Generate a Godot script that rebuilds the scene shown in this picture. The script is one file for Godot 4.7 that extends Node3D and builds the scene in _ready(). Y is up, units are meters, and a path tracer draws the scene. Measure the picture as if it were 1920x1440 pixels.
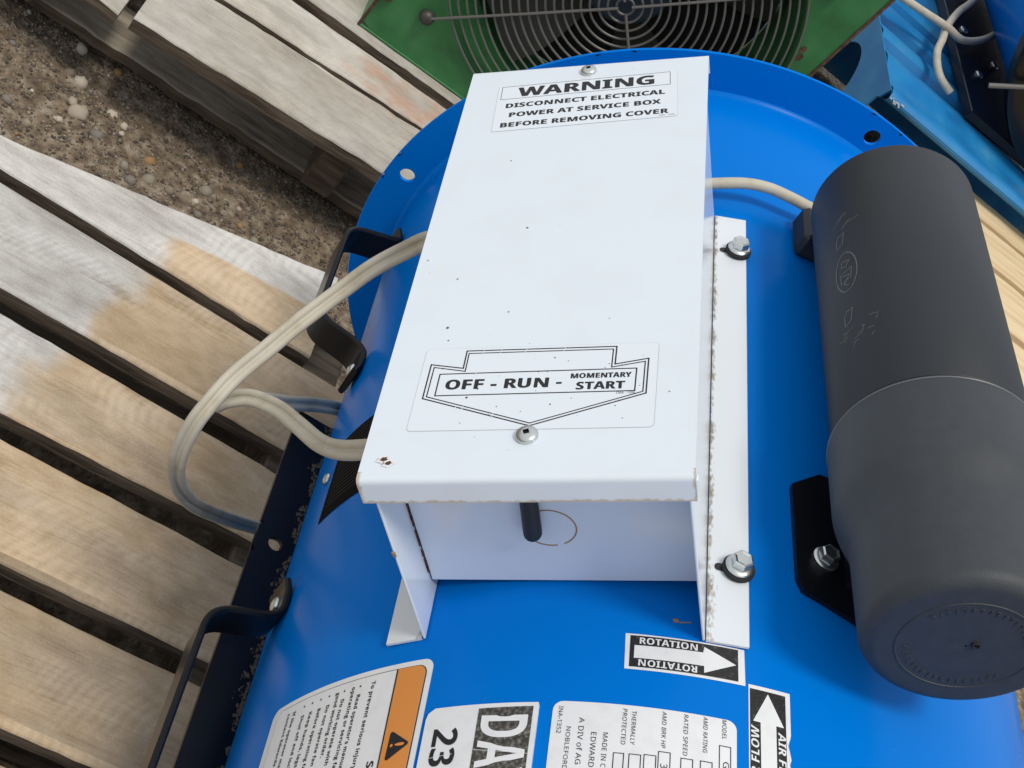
extends Node3D

# ---------------------------------------------------------------- mesh building
class MB:
	var v := PackedVector3Array()
	var n := PackedVector3Array()
	var u := PackedVector2Array()
	func tri(a: Vector3, b: Vector3, c: Vector3, na: Vector3, nb: Vector3, nc: Vector3, ua := Vector2.ZERO, ub := Vector2.ZERO, uc := Vector2.ZERO) -> void:
		if (b - a).cross(c - a).dot(na + nb + nc) > 0.0:
			v.append_array([a, c, b]); n.append_array([na, nc, nb]); u.append_array([ua, uc, ub])
		else:
			v.append_array([a, b, c]); n.append_array([na, nb, nc]); u.append_array([ua, ub, uc])
	func quad(a: Vector3, b: Vector3, c: Vector3, d: Vector3, m: Vector3, ua := Vector2.ZERO, ub := Vector2.ZERO, uc := Vector2.ZERO, ud := Vector2.ZERO) -> void:
		tri(a, b, c, m, m, m, ua, ub, uc); tri(a, c, d, m, m, m, ua, uc, ud)
	func flat_quad(a: Vector3, b: Vector3, c: Vector3, d: Vector3, hint: Vector3) -> void:
		var m := (c - a).cross(d - b).normalized()
		if m.dot(hint) < 0.0: m = -m
		quad(a, b, c, d, m)

func box(mb: MB, x: Transform3D, s: Vector3, bev := 0.001) -> void:
	var h := s * 0.5
	bev = minf(bev, minf(h.x, minf(h.y, h.z)) * 0.9)
	for ax in 3:
		for sg in [-1.0, 1.0]:
			var nn := Vector3.ZERO; nn[ax] = sg
			var p := []
			for q in [[-1, -1], [1, -1], [1, 1], [-1, 1]]:
				var w := Vector3.ZERO
				w[ax] = sg * h[ax]; w[(ax + 1) % 3] = q[0] * (h[(ax + 1) % 3] - bev); w[(ax + 2) % 3] = q[1] * (h[(ax + 2) % 3] - bev)
				p.append(w)
			var uv := []
			for w in p: uv.append(Vector2(w[(ax + 1) % 3], w[(ax + 2) % 3]))
			mb.quad(x * p[0], x * p[1], x * p[2], x * p[3], (x.basis * nn).normalized(), uv[0], uv[1], uv[2], uv[3])
	for ax in 3:
		var b1 := (ax + 1) % 3
		var b2 := (ax + 2) % 3
		for s1 in [-1.0, 1.0]:
			for s2 in [-1.0, 1.0]:
				var p := []
				for q in [[-1, 0], [1, 0], [1, 1], [-1, 1]]:
					var w := Vector3.ZERO
					w[ax] = q[0] * (h[ax] - bev)
					w[b1] = s1 * (h[b1] - (bev if q[1] == 1 else 0.0)); w[b2] = s2 * (h[b2] - (0.0 if q[1] == 1 else bev))
					p.append(w)
				var nn := Vector3.ZERO; nn[b1] = s1; nn[b2] = s2
				mb.quad(x * p[0], x * p[1], x * p[2], x * p[3], (x.basis * nn).normalized())
	for sx in [-1.0, 1.0]:
		for sy in [-1.0, 1.0]:
			for sz in [-1.0, 1.0]:
				var q := Vector3(sx, sy, sz)
				var nn := (x.basis * q).normalized()
				mb.tri(x * (q * (h - Vector3(0, bev, bev))), x * (q * (h - Vector3(bev, 0, bev))), x * (q * (h - Vector3(bev, bev, 0))), nn, nn, nn)

# normals of a 2D polyline (per segment end), smoothed below a crease of 40 degrees
func prof_normals(p: Array, closed: bool) -> Array:
	var m := p.size()
	var seg := []
	var ns := m if closed else m - 1
	for i in ns:
		var d: Vector2 = (p[(i + 1) % m] - p[i]).normalized()
		seg.append(Vector2(d.y, -d.x))
	var out := []
	for i in ns:
		var a: Vector2 = seg[i]
		var b: Vector2 = seg[i]
		if closed or i > 0:
			var q: Vector2 = seg[(i - 1 + ns) % ns]
			if q.dot(a) > 0.76: a = (a + q).normalized()
		if closed or i < ns - 1:
			var q2: Vector2 = seg[(i + 1) % ns]
			if q2.dot(b) > 0.76: b = (b + q2).normalized()
		out.append([a, b])
	return out

# profile (r, z) turned round local Z; outward normals for a profile that runs with the outside on its right
func lathe(mb: MB, prof: Array, segs: int, x := Transform3D.IDENTITY, a0 := 0.0, a1 := TAU, vs := 1.0) -> void:
	var nn := prof_normals(prof, false)
	var run := 0.0
	for i in prof.size() - 1:
		var p: Vector2 = prof[i]
		var q: Vector2 = prof[i + 1]
		var l := p.distance_to(q)
		for k in segs:
			var t0 := a0 + (a1 - a0) * k / segs
			var t1 := a0 + (a1 - a0) * (k + 1) / segs
			var e0 := Vector3(sin(t0), cos(t0), 0)
			var e1 := Vector3(sin(t1), cos(t1), 0)
			var na: Vector2 = nn[i][0]
			var nb: Vector2 = nn[i][1]
			var pa := e0 * p.x + Vector3(0, 0, p.y)
			var pb := e1 * p.x + Vector3(0, 0, p.y)
			var pc := e1 * q.x + Vector3(0, 0, q.y)
			var pd := e0 * q.x + Vector3(0, 0, q.y)
			var n0 := x.basis * (e0 * na.x + Vector3(0, 0, na.y))
			var n1 := x.basis * (e1 * na.x + Vector3(0, 0, na.y))
			var n2 := x.basis * (e1 * nb.x + Vector3(0, 0, nb.y))
			var n3 := x.basis * (e0 * nb.x + Vector3(0, 0, nb.y))
			var ua := Vector2(float(k) / segs, run * vs)
			var ub := Vector2(float(k + 1) / segs, run * vs)
			var uc := Vector2(float(k + 1) / segs, (run + l) * vs)
			var ud := Vector2(float(k) / segs, (run + l) * vs)
			mb.tri(x * pa, x * pb, x * pc, n0, n1, n2, ua, ub, uc)
			mb.tri(x * pa, x * pc, x * pd, n0, n2, n3, ua, uc, ud)
		run += l

# closed 2D profile swept along a path; profile y goes along up, x along tangent x up
func sweep(mb: MB, path: Array, prof: Array, up: Vector3, caps := true, closed := false) -> void:
	var m := path.size()
	var np := prof.size()
	var nn := prof_normals(prof, true)
	var area := 0.0
	for i in np: area += prof[i].cross(prof[(i + 1) % np])
	var flip := 1.0 if area > 0.0 else -1.0
	var fr := []
	for i in m:
		var t: Vector3
		if closed: t = (path[(i + 1) % m] - path[(i - 1 + m) % m]).normalized()
		elif i == 0: t = (path[1] - path[0]).normalized()
		elif i == m - 1: t = (path[m - 1] - path[m - 2]).normalized()
		else: t = ((path[i + 1] - path[i]).normalized() + (path[i] - path[i - 1]).normalized()).normalized()
		var y := (up - t * up.dot(t)).normalized()
		var b := t.cross(y)
		var k := 1.0
		if (i > 0 and i < m - 1) or closed:
			var d: Vector3 = (path[(i + 1) % m] - path[i]).normalized()
			k = clampf(1.0 / maxf(0.3, d.dot(t)), 1.0, 1.5)
		fr.append([path[i], b, y, k, t])
	var run := 0.0
	for i in (m if closed else m - 1):
		var f = fr[i]
		var g = fr[(i + 1) % m]
		var l: float = f[0].distance_to(g[0])
		for j in np:
			var p: Vector2 = prof[j]
			var q: Vector2 = prof[(j + 1) % np]
			var na: Vector2 = nn[j][0] * flip
			var nb: Vector2 = nn[j][1] * flip
			var a: Vector3 = f[0] + f[1] * p.x * f[3] + f[2] * p.y
			var b: Vector3 = f[0] + f[1] * q.x * f[3] + f[2] * q.y
			var c: Vector3 = g[0] + g[1] * q.x * g[3] + g[2] * q.y
			var d: Vector3 = g[0] + g[1] * p.x * g[3] + g[2] * p.y
			var u0 := float(j) / np
			var u1 := float(j + 1) / np
			mb.tri(a, b, c, f[1] * na.x + f[2] * na.y, f[1] * nb.x + f[2] * nb.y, g[1] * nb.x + g[2] * nb.y, Vector2(u0, run), Vector2(u1, run), Vector2(u1, run + l))
			mb.tri(a, c, d, f[1] * na.x + f[2] * na.y, g[1] * nb.x + g[2] * nb.y, g[1] * na.x + g[2] * na.y, Vector2(u0, run), Vector2(u1, run + l), Vector2(u0, run + l))
		run += l
	if caps and not closed:
		for e in [[0, -1.0], [m - 1, 1.0]]:
			var f = fr[e[0]]
			var idx := Geometry2D.triangulate_polygon(PackedVector2Array(prof))
			for k in range(0, idx.size(), 3):
				var w := []
				for o in 3:
					var p: Vector2 = prof[idx[k + o]]
					w.append(f[0] + f[1] * p.x + f[2] * p.y)
				var nv: Vector3 = f[4] * e[1]
				mb.tri(w[0], w[1], w[2], nv, nv, nv)

func ring_prof(r: float, k := 10, ky := 1.0) -> Array:
	var o := []
	for i in k: o.append(Vector2(cos(TAU * i / k) * r, sin(TAU * i / k) * r * ky))
	return o

func rect_prof(w: float, h: float, c := 0.0005) -> Array:
	var a := w * 0.5
	var b := h * 0.5
	return [Vector2(-a + c, -b), Vector2(a - c, -b), Vector2(a, -b + c), Vector2(a, b - c), Vector2(a - c, b), Vector2(-a + c, b), Vector2(-a, b - c), Vector2(-a, -b + c)]

func spline(p: Array, k: int) -> Array:
	var o := []
	for i in p.size() - 1:
		var a: Vector3 = p[maxi(i - 1, 0)]
		var b: Vector3 = p[i]
		var c: Vector3 = p[i + 1]
		var d: Vector3 = p[mini(i + 2, p.size() - 1)]
		for j in k: o.append(b.cubic_interpolate(c, a, d, float(j) / k))
	o.append(p[p.size() - 1])
	return o

# polyline with its corners rounded
func rounded(p: Array, r: float, k := 5) -> Array:
	var o := [p[0]]
	for i in range(1, p.size() - 1):
		var a: Vector3 = p[i] + (p[i - 1] - p[i]).normalized() * minf(r, p[i].distance_to(p[i - 1]) * 0.48)
		var b: Vector3 = p[i] + (p[i + 1] - p[i]).normalized() * minf(r, p[i].distance_to(p[i + 1]) * 0.48)
		for j in k + 1:
			var t := float(j) / k
			o.append(a.lerp(p[i], t).lerp(p[i].lerp(b, t), t))
	o.append(p[p.size() - 1])
	return o

# ---------------------------------------------------------------- objects
func commit(called: String, layers: Array, parent: Node, tangents := false) -> MeshInstance3D:
	var am := ArrayMesh.new()
	for l in layers:
		var mb: MB = l[0]
		if mb.v.is_empty(): continue
		var a := []
		a.resize(Mesh.ARRAY_MAX)
		a[Mesh.ARRAY_VERTEX] = mb.v; a[Mesh.ARRAY_NORMAL] = mb.n; a[Mesh.ARRAY_TEX_UV] = mb.u
		if tangents:
			var st := SurfaceTool.new()
			st.create_from_arrays(a)
			st.generate_tangents()
			st.commit(am)
		else:
			am.add_surface_from_arrays(Mesh.PRIMITIVE_TRIANGLES, a)
		am.surface_set_material(am.get_surface_count() - 1, l[1])
	var o := MeshInstance3D.new()
	o.name = called
	o.mesh = am
	parent.add_child(o, true)
	return o

func one(called: String, mb: MB, m: Material, parent: Node, tangents := false) -> MeshInstance3D:
	return commit(called, [[mb, m]], parent, tangents)

func thing(called: String, label: String, category: String, at := Vector3.ZERO, group := "") -> Node3D:
	var o := Node3D.new()
	o.name = called
	add_child(o, true)
	o.position = at
	o.set_meta("label", label); o.set_meta("category", category)
	if group: o.set_meta("group", group)
	return o

# ---------------------------------------------------------------- materials
var M := {}
var rng := RandomNumberGenerator.new()

func lin(r: float, g: float, b: float) -> Color: return Color(r, g, b).linear_to_srgb()

func mat(c: Color, rough := 0.5, metal := 0.0) -> StandardMaterial3D:
	var m := StandardMaterial3D.new()
	m.albedo_color = c; m.roughness = rough; m.metallic = metal
	m.cull_mode = BaseMaterial3D.CULL_DISABLED
	return m

func noise(f: float, sd: int, oct := 4) -> FastNoiseLite:
	var n := FastNoiseLite.new()
	n.noise_type = FastNoiseLite.TYPE_SIMPLEX_SMOOTH
	n.seed = sd; n.frequency = f; n.fractal_octaves = oct
	return n

func ntex(f: float, sd: int, size := 256, ramp: Array = [], normal := 0.0, oct := 4) -> NoiseTexture2D:
	var t := NoiseTexture2D.new()
	t.width = size; t.height = size; t.seamless = true; t.generate_mipmaps = true
	t.noise = noise(f, sd, oct)
	if normal > 0.0:
		t.as_normal_map = true; t.bump_strength = normal
	if ramp.size() > 0:
		var g := Gradient.new()
		var off := PackedFloat32Array()
		var col := PackedColorArray()
		for r in ramp: off.append(r[0]); col.append(r[1])
		g.offsets = off; g.colors = col
		t.color_ramp = g
	return t

func triplanar(m: StandardMaterial3D, scale: float) -> void:
	m.uv1_triplanar = true; m.uv1_scale = Vector3.ONE * scale

func bump(m: StandardMaterial3D, t: Texture2D, s: float) -> void:
	m.normal_enabled = true; m.normal_texture = t; m.normal_scale = s

func img_tex(im: Image) -> ImageTexture:
	im.generate_mipmaps()
	return ImageTexture.create_from_image(im)

# weathered wood as it lies: x along the boards, z across; tone_at(x, z) gives 0 grey .. 1 warm damp
func wood_maps(w: int, h: int, org: Vector2, size: Vector2, sd: int, tone_at: Callable, pitch: float, z_first: float, greys: Array, warms: Array, saw := 1.0) -> Array:
	var im := Image.create(w, h, false, Image.FORMAT_RGB8)
	var hm := Image.create(w, h, false, Image.FORMAT_L8)
	var nf := noise(1.0, sd, 3)
	var nb := noise(1.0, sd + 5, 2)
	var marks := []
	var mr := RandomNumberGenerator.new()
	mr.seed = sd
	for k in 26: marks.append([org.x + size.x * mr.randf(), org.y + size.y * mr.randf(), mr.randf_range(0.002, 0.007), mr.randf_range(1.2, 9.0)])
	for j in h:
		var z := org.y + size.y * (j + 0.5) / h
		var bi := floorf((z - z_first) / pitch)
		var near := []
		for mk in marks:
			if absf(mk[1] - z) < mk[2] * 2.0: near.append(mk)
		var sawf := 720.0 + 110.0 * sin(bi * 1.7)
		var sawt := 0.30 + 0.22 * sin(bi * 2.3)
		for i in w:
			var x := org.x + size.x * (i + 0.5) / w
			var wob := nb.get_noise_2d(x * 4.0 + bi * 9.0, z * 12.0)
			var g := nf.get_noise_2d(x * 7.0 + bi * 31.0, (z + wob * 0.006) * 230.0)
			var fib := nb.get_noise_2d(x * 34.0, z * 620.0 + bi * 7.0)
			var spk := nb.get_noise_2d(x * 330.0 + 11.0, z * 420.0)
			var mid := nf.get_noise_2d(x * 34.0 + bi * 3.0, z * 60.0 + 9.0)
			var blot := nf.get_noise_2d(x * 6.0 + bi * 1.3, z * 15.0 + bi)
			var sawm := sin((x + z * sawt) * sawf + wob * 7.0) * clampf(blot * 2.0 + wob * 1.5, 0.0, 0.8) * saw
			var t: float = tone_at.call(x, z)
			var line := smoothstep(0.30, 0.52, -g)
			var k := clampf(0.56 + g * 0.15 + fib * 0.12 + spk * 0.20 + mid * 0.30 + blot * 0.50 + wob * 0.25 + sawm * 0.16 - line * 0.08, 0.0, 1.0)
			for mk in near:
				var d: float = Vector2((x - mk[0]) / mk[3], z - mk[1]).length() / mk[2]
				if d < 1.6: k = clampf(k - 0.65 * smoothstep(1.6, 0.2, d + fib * 0.7), 0.0, 1.0)
			var tan := smoothstep(-0.34, 0.22, nf.get_noise_2d(x * 4.5 + bi * 5.1 + 70.0, z * 11.0 + bi * 2.0) + fib * 0.12)
			var c: Color = greys[0].lerp(greys[1], k).lerp(warms[2].lerp(warms[3], k).lerp(warms[0].lerp(warms[1], k), tan), t)
			c = c * (0.96 + 0.10 * sin(bi * 4.1 + 1.0))
			im.set_pixel(i, j, c.linear_to_srgb())
			var hh := clampf(0.5 + g * 0.25 + fib * 0.16 + sawm * 0.22 - line * 0.2, 0.0, 1.0)
			hm.set_pixel(i, j, Color(hh, hh, hh))
	hm.bump_map_to_normal_map(1.2)
	return [img_tex(im), img_tex(hm)]

# ---------------------------------------------------------------- printed sheets (stickers)
# a sheet lives in (s, z) metres; its map lifts (s, z, h) to a point
func layer(sh: Dictionary, m: Material) -> MB:
	for l in sh.layers:
		if l[1] == m: return l[0]
	var b := MB.new()
	sh.layers.append([b, m])
	return b

func sheet(mp: Callable, strip := 0.004) -> Dictionary: return {"map": mp, "layers": [], "strip": strip}

func sh_tri(sh: Dictionary, b: MB, p: Array, h: float) -> void:
	var q := []
	var nn := []
	for w in p:
		var a: Vector3 = sh.map.call(w.x, w.y, h)
		q.append(a)
		nn.append((sh.map.call(w.x, w.y, h + 0.01) - a).normalized())
	b.tri(q[0], q[1], q[2], nn[0], nn[1], nn[2], p[0] * 8.0, p[1] * 8.0, p[2] * 8.0)

func sh_poly(sh: Dictionary, pts: Array, m: Material, h: float) -> void:
	var b := layer(sh, m)
	var pv := PackedVector2Array(pts)
	var lo: float = 1e9
	var hi: float = -1e9
	for p in pts: lo = minf(lo, p.x); hi = maxf(hi, p.x)
	var k := maxi(1, int(ceil((hi - lo) / sh.strip)))
	for i in k:
		var pieces := [pv]
		if k > 1:
			var x0 := lo + (hi - lo) * i / k
			var x1 := lo + (hi - lo) * (i + 1) / k
			pieces = Geometry2D.intersect_polygons(pv, PackedVector2Array([Vector2(x0, -9), Vector2(x1, -9), Vector2(x1, 9), Vector2(x0, 9)]))
		for pc in pieces:
			var ix := Geometry2D.triangulate_polygon(pc)
			for t in range(0, ix.size(), 3): sh_tri(sh, b, [pc[ix[t]], pc[ix[t + 1]], pc[ix[t + 2]]], h)

func sh_line(sh: Dictionary, pts: Array, w: float, m: Material, h: float, closed := true) -> void:
	var c := pts.size()
	for i in (c if closed else c - 1):
		var a: Vector2 = pts[i]
		var b: Vector2 = pts[(i + 1) % c]
		var d := (b - a).normalized() * w * 0.5
		var s := Vector2(-d.y, d.x)
		sh_poly(sh, [a - d + s, b + d + s, b + d - s, a - d - s], m, h)

func rrect(s0: float, z0: float, s1: float, z1: float, r := 0.003, k := 5) -> Array:
	var o := []
	for q in [[s1 - r, z0 + r, -PI / 2], [s1 - r, z1 - r, 0.0], [s0 + r, z1 - r, PI / 2], [s0 + r, z0 + r, PI]]:
		for i in k + 1:
			var a: float = q[2] + PI / 2 * i / k
			o.append(Vector2(q[0] + cos(a) * r, q[1] + sin(a) * r))
	return o

var fonts := {}
func font(bold: bool) -> Font:
	if not fonts.has(bold):
		var f := SystemFont.new()
		f.font_names = PackedStringArray(["Droid Sans"])
		f.font_weight = 700 if bold else 400
		fonts[bold] = f
	return fonts[bold]

# text whose ink starts at org (baseline) and is `width` long; cap height `cap`
func sh_text(sh: Dictionary, s: String, org: Vector2, ex: Vector2, ey: Vector2, width: float, cap: float, m: Material, h: float, bold := true, slant := 0.0, heavy := 0.0) -> void:
	var tm := TextMesh.new()
	tm.text = s; tm.font = font(bold); tm.font_size = 64; tm.pixel_size = 0.01; tm.depth = 0.0; tm.curve_step = 1.0
	tm.horizontal_alignment = HORIZONTAL_ALIGNMENT_LEFT
	tm.vertical_alignment = VERTICAL_ALIGNMENT_CENTER
	var ref := TextMesh.new()
	ref.text = "H"; ref.font = font(bold); ref.font_size = 64; ref.pixel_size = 0.01; ref.depth = 0.0
	ref.vertical_alignment = VERTICAL_ALIGNMENT_CENTER
	var rb := ref.get_aabb()
	var a := tm.get_mesh_arrays() if tm.get_surface_count() > 0 else []
	if a.is_empty(): return
	var vs: PackedVector3Array = a[Mesh.ARRAY_VERTEX]
	var lo := 1e9
	var hi := -1e9
	for p in vs: lo = minf(lo, p.x); hi = maxf(hi, p.x)
	var kx := width / maxf(1e-6, hi - lo)
	var ky := cap / rb.size.y
	var ix: PackedInt32Array = a[Mesh.ARRAY_INDEX] if a[Mesh.ARRAY_INDEX] != null else PackedInt32Array(range(vs.size()))
	var b := layer(sh, m)
	# heavier strokes: the same ink laid down again a hair to each side
	var offs := [Vector2.ZERO]
	if heavy > 0.0: offs = [Vector2(-1, 0), Vector2(1, 0), Vector2(0, 0.5), Vector2(0, -0.5)]
	for oi in offs.size():
		var of: Vector2 = offs[oi] * heavy * cap
		for t in range(0, ix.size(), 3):
			var tr := []
			for w in 3:
				var p: Vector3 = vs[ix[t + w]]
				var y := (p.y - rb.position.y) * ky
				tr.append(org + ex * ((p.x - lo) * kx + y * slant + of.x) + ey * (y + of.y))
			sh_tri(sh, b, tr, h + oi * 0.00001)

# ---------------------------------------------------------------- fasteners
# axis along +Y of x; washers and a hex head
func hex_bolt(called: String, x: Transform3D, af: float, rubber: bool, parent: Node) -> void:
	var st := MB.new()
	var rb := MB.new()
	var z2y := x * Transform3D(Basis(Vector3(1, 0, 0), Vector3(0, 0, -1), Vector3(0, 1, 0)), Vector3.ZERO)
	var y0 := 0.0
	if rubber:
		lathe(rb, [Vector2(af * 0.80, 0), Vector2(af * 0.86, 0.0006), Vector2(af * 0.86, 0.0022), Vector2(af * 0.78, 0.003), Vector2(0.0005, 0.003)], 28, z2y)
		y0 = 0.0028
	lathe(st, [Vector2(af * 0.74, y0), Vector2(af * 0.76, y0 + 0.0004), Vector2(af * 0.76, y0 + 0.0010), Vector2(af * 0.72, y0 + 0.0014), Vector2(af * 0.60, y0 + 0.0022), Vector2(af * 0.2, y0 + 0.0023)], 28, z2y)
	var r := af / sqrt(3.0)
	var y1 := y0 + 0.0022
	var y2 := y0 + af * 0.55 + 0.0016
	for k in 6:
		var a := TAU * k / 6 + 0.4
		var b := TAU * (k + 1) / 6 + 0.4
		var ea := Vector3(cos(a), 0, sin(a))
		var eb := Vector3(cos(b), 0, sin(b))
		var nn := x.basis * (ea + eb).normalized()
		st.quad(x * (ea * r + Vector3.UP * y1), x * (eb * r + Vector3.UP * y1), x * (eb * r + Vector3.UP * (y2 - 0.0006)), x * (ea * r + Vector3.UP * (y2 - 0.0006)), nn)
		var ch := (nn + x.basis.y * 1.4).normalized()
		st.quad(x * (ea * r + Vector3.UP * (y2 - 0.0006)), x * (eb * r + Vector3.UP * (y2 - 0.0006)), x * (eb * r * 0.84 + Vector3.UP * y2), x * (ea * r * 0.84 + Vector3.UP * y2), ch)
		# dished top
		st.flat_quad(x * (ea * r * 0.84 + Vector3.UP * y2), x * (eb * r * 0.84 + Vector3.UP * y2), x * (eb * r * 0.6 + Vector3.UP * (y2 - 0.0005)), x * (ea * r * 0.6 + Vector3.UP * (y2 - 0.0005)), x.basis.y)
		st.tri(x * (ea * r * 0.6 + Vector3.UP * (y2 - 0.0005)), x * (eb * r * 0.6 + Vector3.UP * (y2 - 0.0005)), x * (Vector3.UP * (y2 - 0.0005)), x.basis.y, x.basis.y, x.basis.y)
	commit(called, [[st, M.zinc], [rb, M.rubber]], parent)

func dome_screw(called: String, x: Transform3D, r: float, parent: Node, square := true) -> void:
	var st := MB.new()
	var dk := MB.new()
	var z2y := x * Transform3D(Basis(Vector3(1, 0, 0), Vector3(0, 0, -1), Vector3(0, 1, 0)), Vector3.ZERO)
	var p := [Vector2(r * 0.96, 0), Vector2(r, 0.0003), Vector2(r, 0.0011)]
	for i in 8:
		var t := float(i + 1) / 8 * (1.12 if square else PI / 2)
		p.append(Vector2(r * cos(t) if not square or i < 7 else r * 0.43, 0.0011 + r * (0.46 if square else 0.55) * sin(t)))
	lathe(st, p, 28, z2y)
	if square:
		var top: float = p[p.size() - 1].y
		var q := r * 0.43
		var c := r * 0.37
		var fl := top - 0.0014
		for k in 4:
			var a := TAU * k / 4 + 0.5
			var b := TAU * (k + 1) / 4 + 0.5
			var ea := Vector3(cos(a), 0, sin(a)) * c
			var eb := Vector3(cos(b), 0, sin(b)) * c
			dk.flat_quad(x * (ea + Vector3.UP * top), x * (eb + Vector3.UP * top), x * (eb + Vector3.UP * fl), x * (ea + Vector3.UP * fl), -(x.basis * (ea + eb)))
			dk.tri(x * (ea + Vector3.UP * fl), x * (eb + Vector3.UP * fl), x * (Vector3.UP * fl), x.basis.y, x.basis.y, x.basis.y)
			# rim between the square and the round edge
			for j in 7:
				var t0 := lerpf(a, b, j / 7.0)
				var t1 := lerpf(a, b, (j + 1) / 7.0)
				st.flat_quad(x * (Vector3(cos(t0), 0, sin(t0)) * q + Vector3.UP * top), x * (Vector3(cos(t1), 0, sin(t1)) * q + Vector3.UP * top), x * (ea.lerp(eb, (j + 1) / 7.0) + Vector3.UP * top), x * (ea.lerp(eb, j / 7.0) + Vector3.UP * top), x.basis.y)
	commit(called, [[st, M.zinc], [dk, M.zinc_dark]], parent)

# ---------------------------------------------------------------- scene constants
const R := 0.23596      # drum
const RF := 0.26819     # flange
const ZB := -0.4834     # back flange
const ZF := 0.20
const AX := 0.285       # height of the drum's axis
const DECK := 0.0165    # top of the pallets
const GROUND := -0.125
const LY := 0.3439      # lid plane over the axis

func on_drum(s: float, z: float, h: float) -> Vector3:
	var a := s / R
	return Vector3(sin(a) * (R + h), cos(a) * (R + h), z)

func drum_frame(deg: float, z: float, h := 0.0) -> Transform3D:
	var a := deg_to_rad(deg)
	var y := Vector3(sin(a), cos(a), 0)
	var x := Vector3(cos(a), -sin(a), 0)
	return Transform3D(Basis(x, y, Vector3(0, 0, 1)), y * (R + h) + Vector3(0, 0, z))

func _ready() -> void:
	rng.seed = 7
	# ---- camera
	var cam := Camera3D.new()
	cam.name = "camera"
	add_child(cam)
	var right := Vector3(0.7929, 0.5958, -0.1278)
	var upv := Vector3(-0.5023, 0.5203, -0.6906)
	var back := Vector3(-0.345, 0.6118, 0.7118)
	cam.transform = Transform3D(Basis(right, upv, back).orthonormalized(), Vector3(-0.4467, 0.8487, 0.334))
	cam.fov = 34.0675
	cam.near = 0.02; cam.far = 200.0
	cam.current = true
	# ---- sky, sun, exposure
	var env := Environment.new()
	var sky := Sky.new()
	var sm := ProceduralSkyMaterial.new()
	sm.sky_top_color = Color(0.93, 0.94, 0.955)
	sm.sky_horizon_color = Color(0.78, 0.79, 0.80)
	sm.sky_curve = 0.2
	sm.ground_bottom_color = Color(0.36, 0.33, 0.30)
	sm.ground_horizon_color = Color(0.5, 0.49, 0.47)
	sm.sun_angle_max = 1.0
	sky.sky_material = sm
	env.background_mode = Environment.BG_SKY
	env.sky = sky
	env.ambient_light_source = Environment.AMBIENT_SOURCE_SKY
	env.tonemap_mode = Environment.TONE_MAPPER_LINEAR
	env.tonemap_exposure = 0.97
	env.sdfgi_enabled = true; env.ssao_enabled = true; env.ssil_enabled = true
	var we := WorldEnvironment.new()
	we.name = "environment"
	we.environment = env
	add_child(we)
	var sun := DirectionalLight3D.new()
	sun.name = "sun"
	sun.light_energy = 0.62
	sun.light_angular_distance = 14.0
	sun.light_color = Color(1.0, 0.97, 0.92)
	sun.shadow_enabled = true
	add_child(sun)
	sun.look_at_from_position(Vector3(-0.04, 1.0, 0.26), Vector3.ZERO)

	make_materials()
	make_ground()
	make_pallets()
	make_fan()
	make_green_fan()
	make_far_fan()

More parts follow.
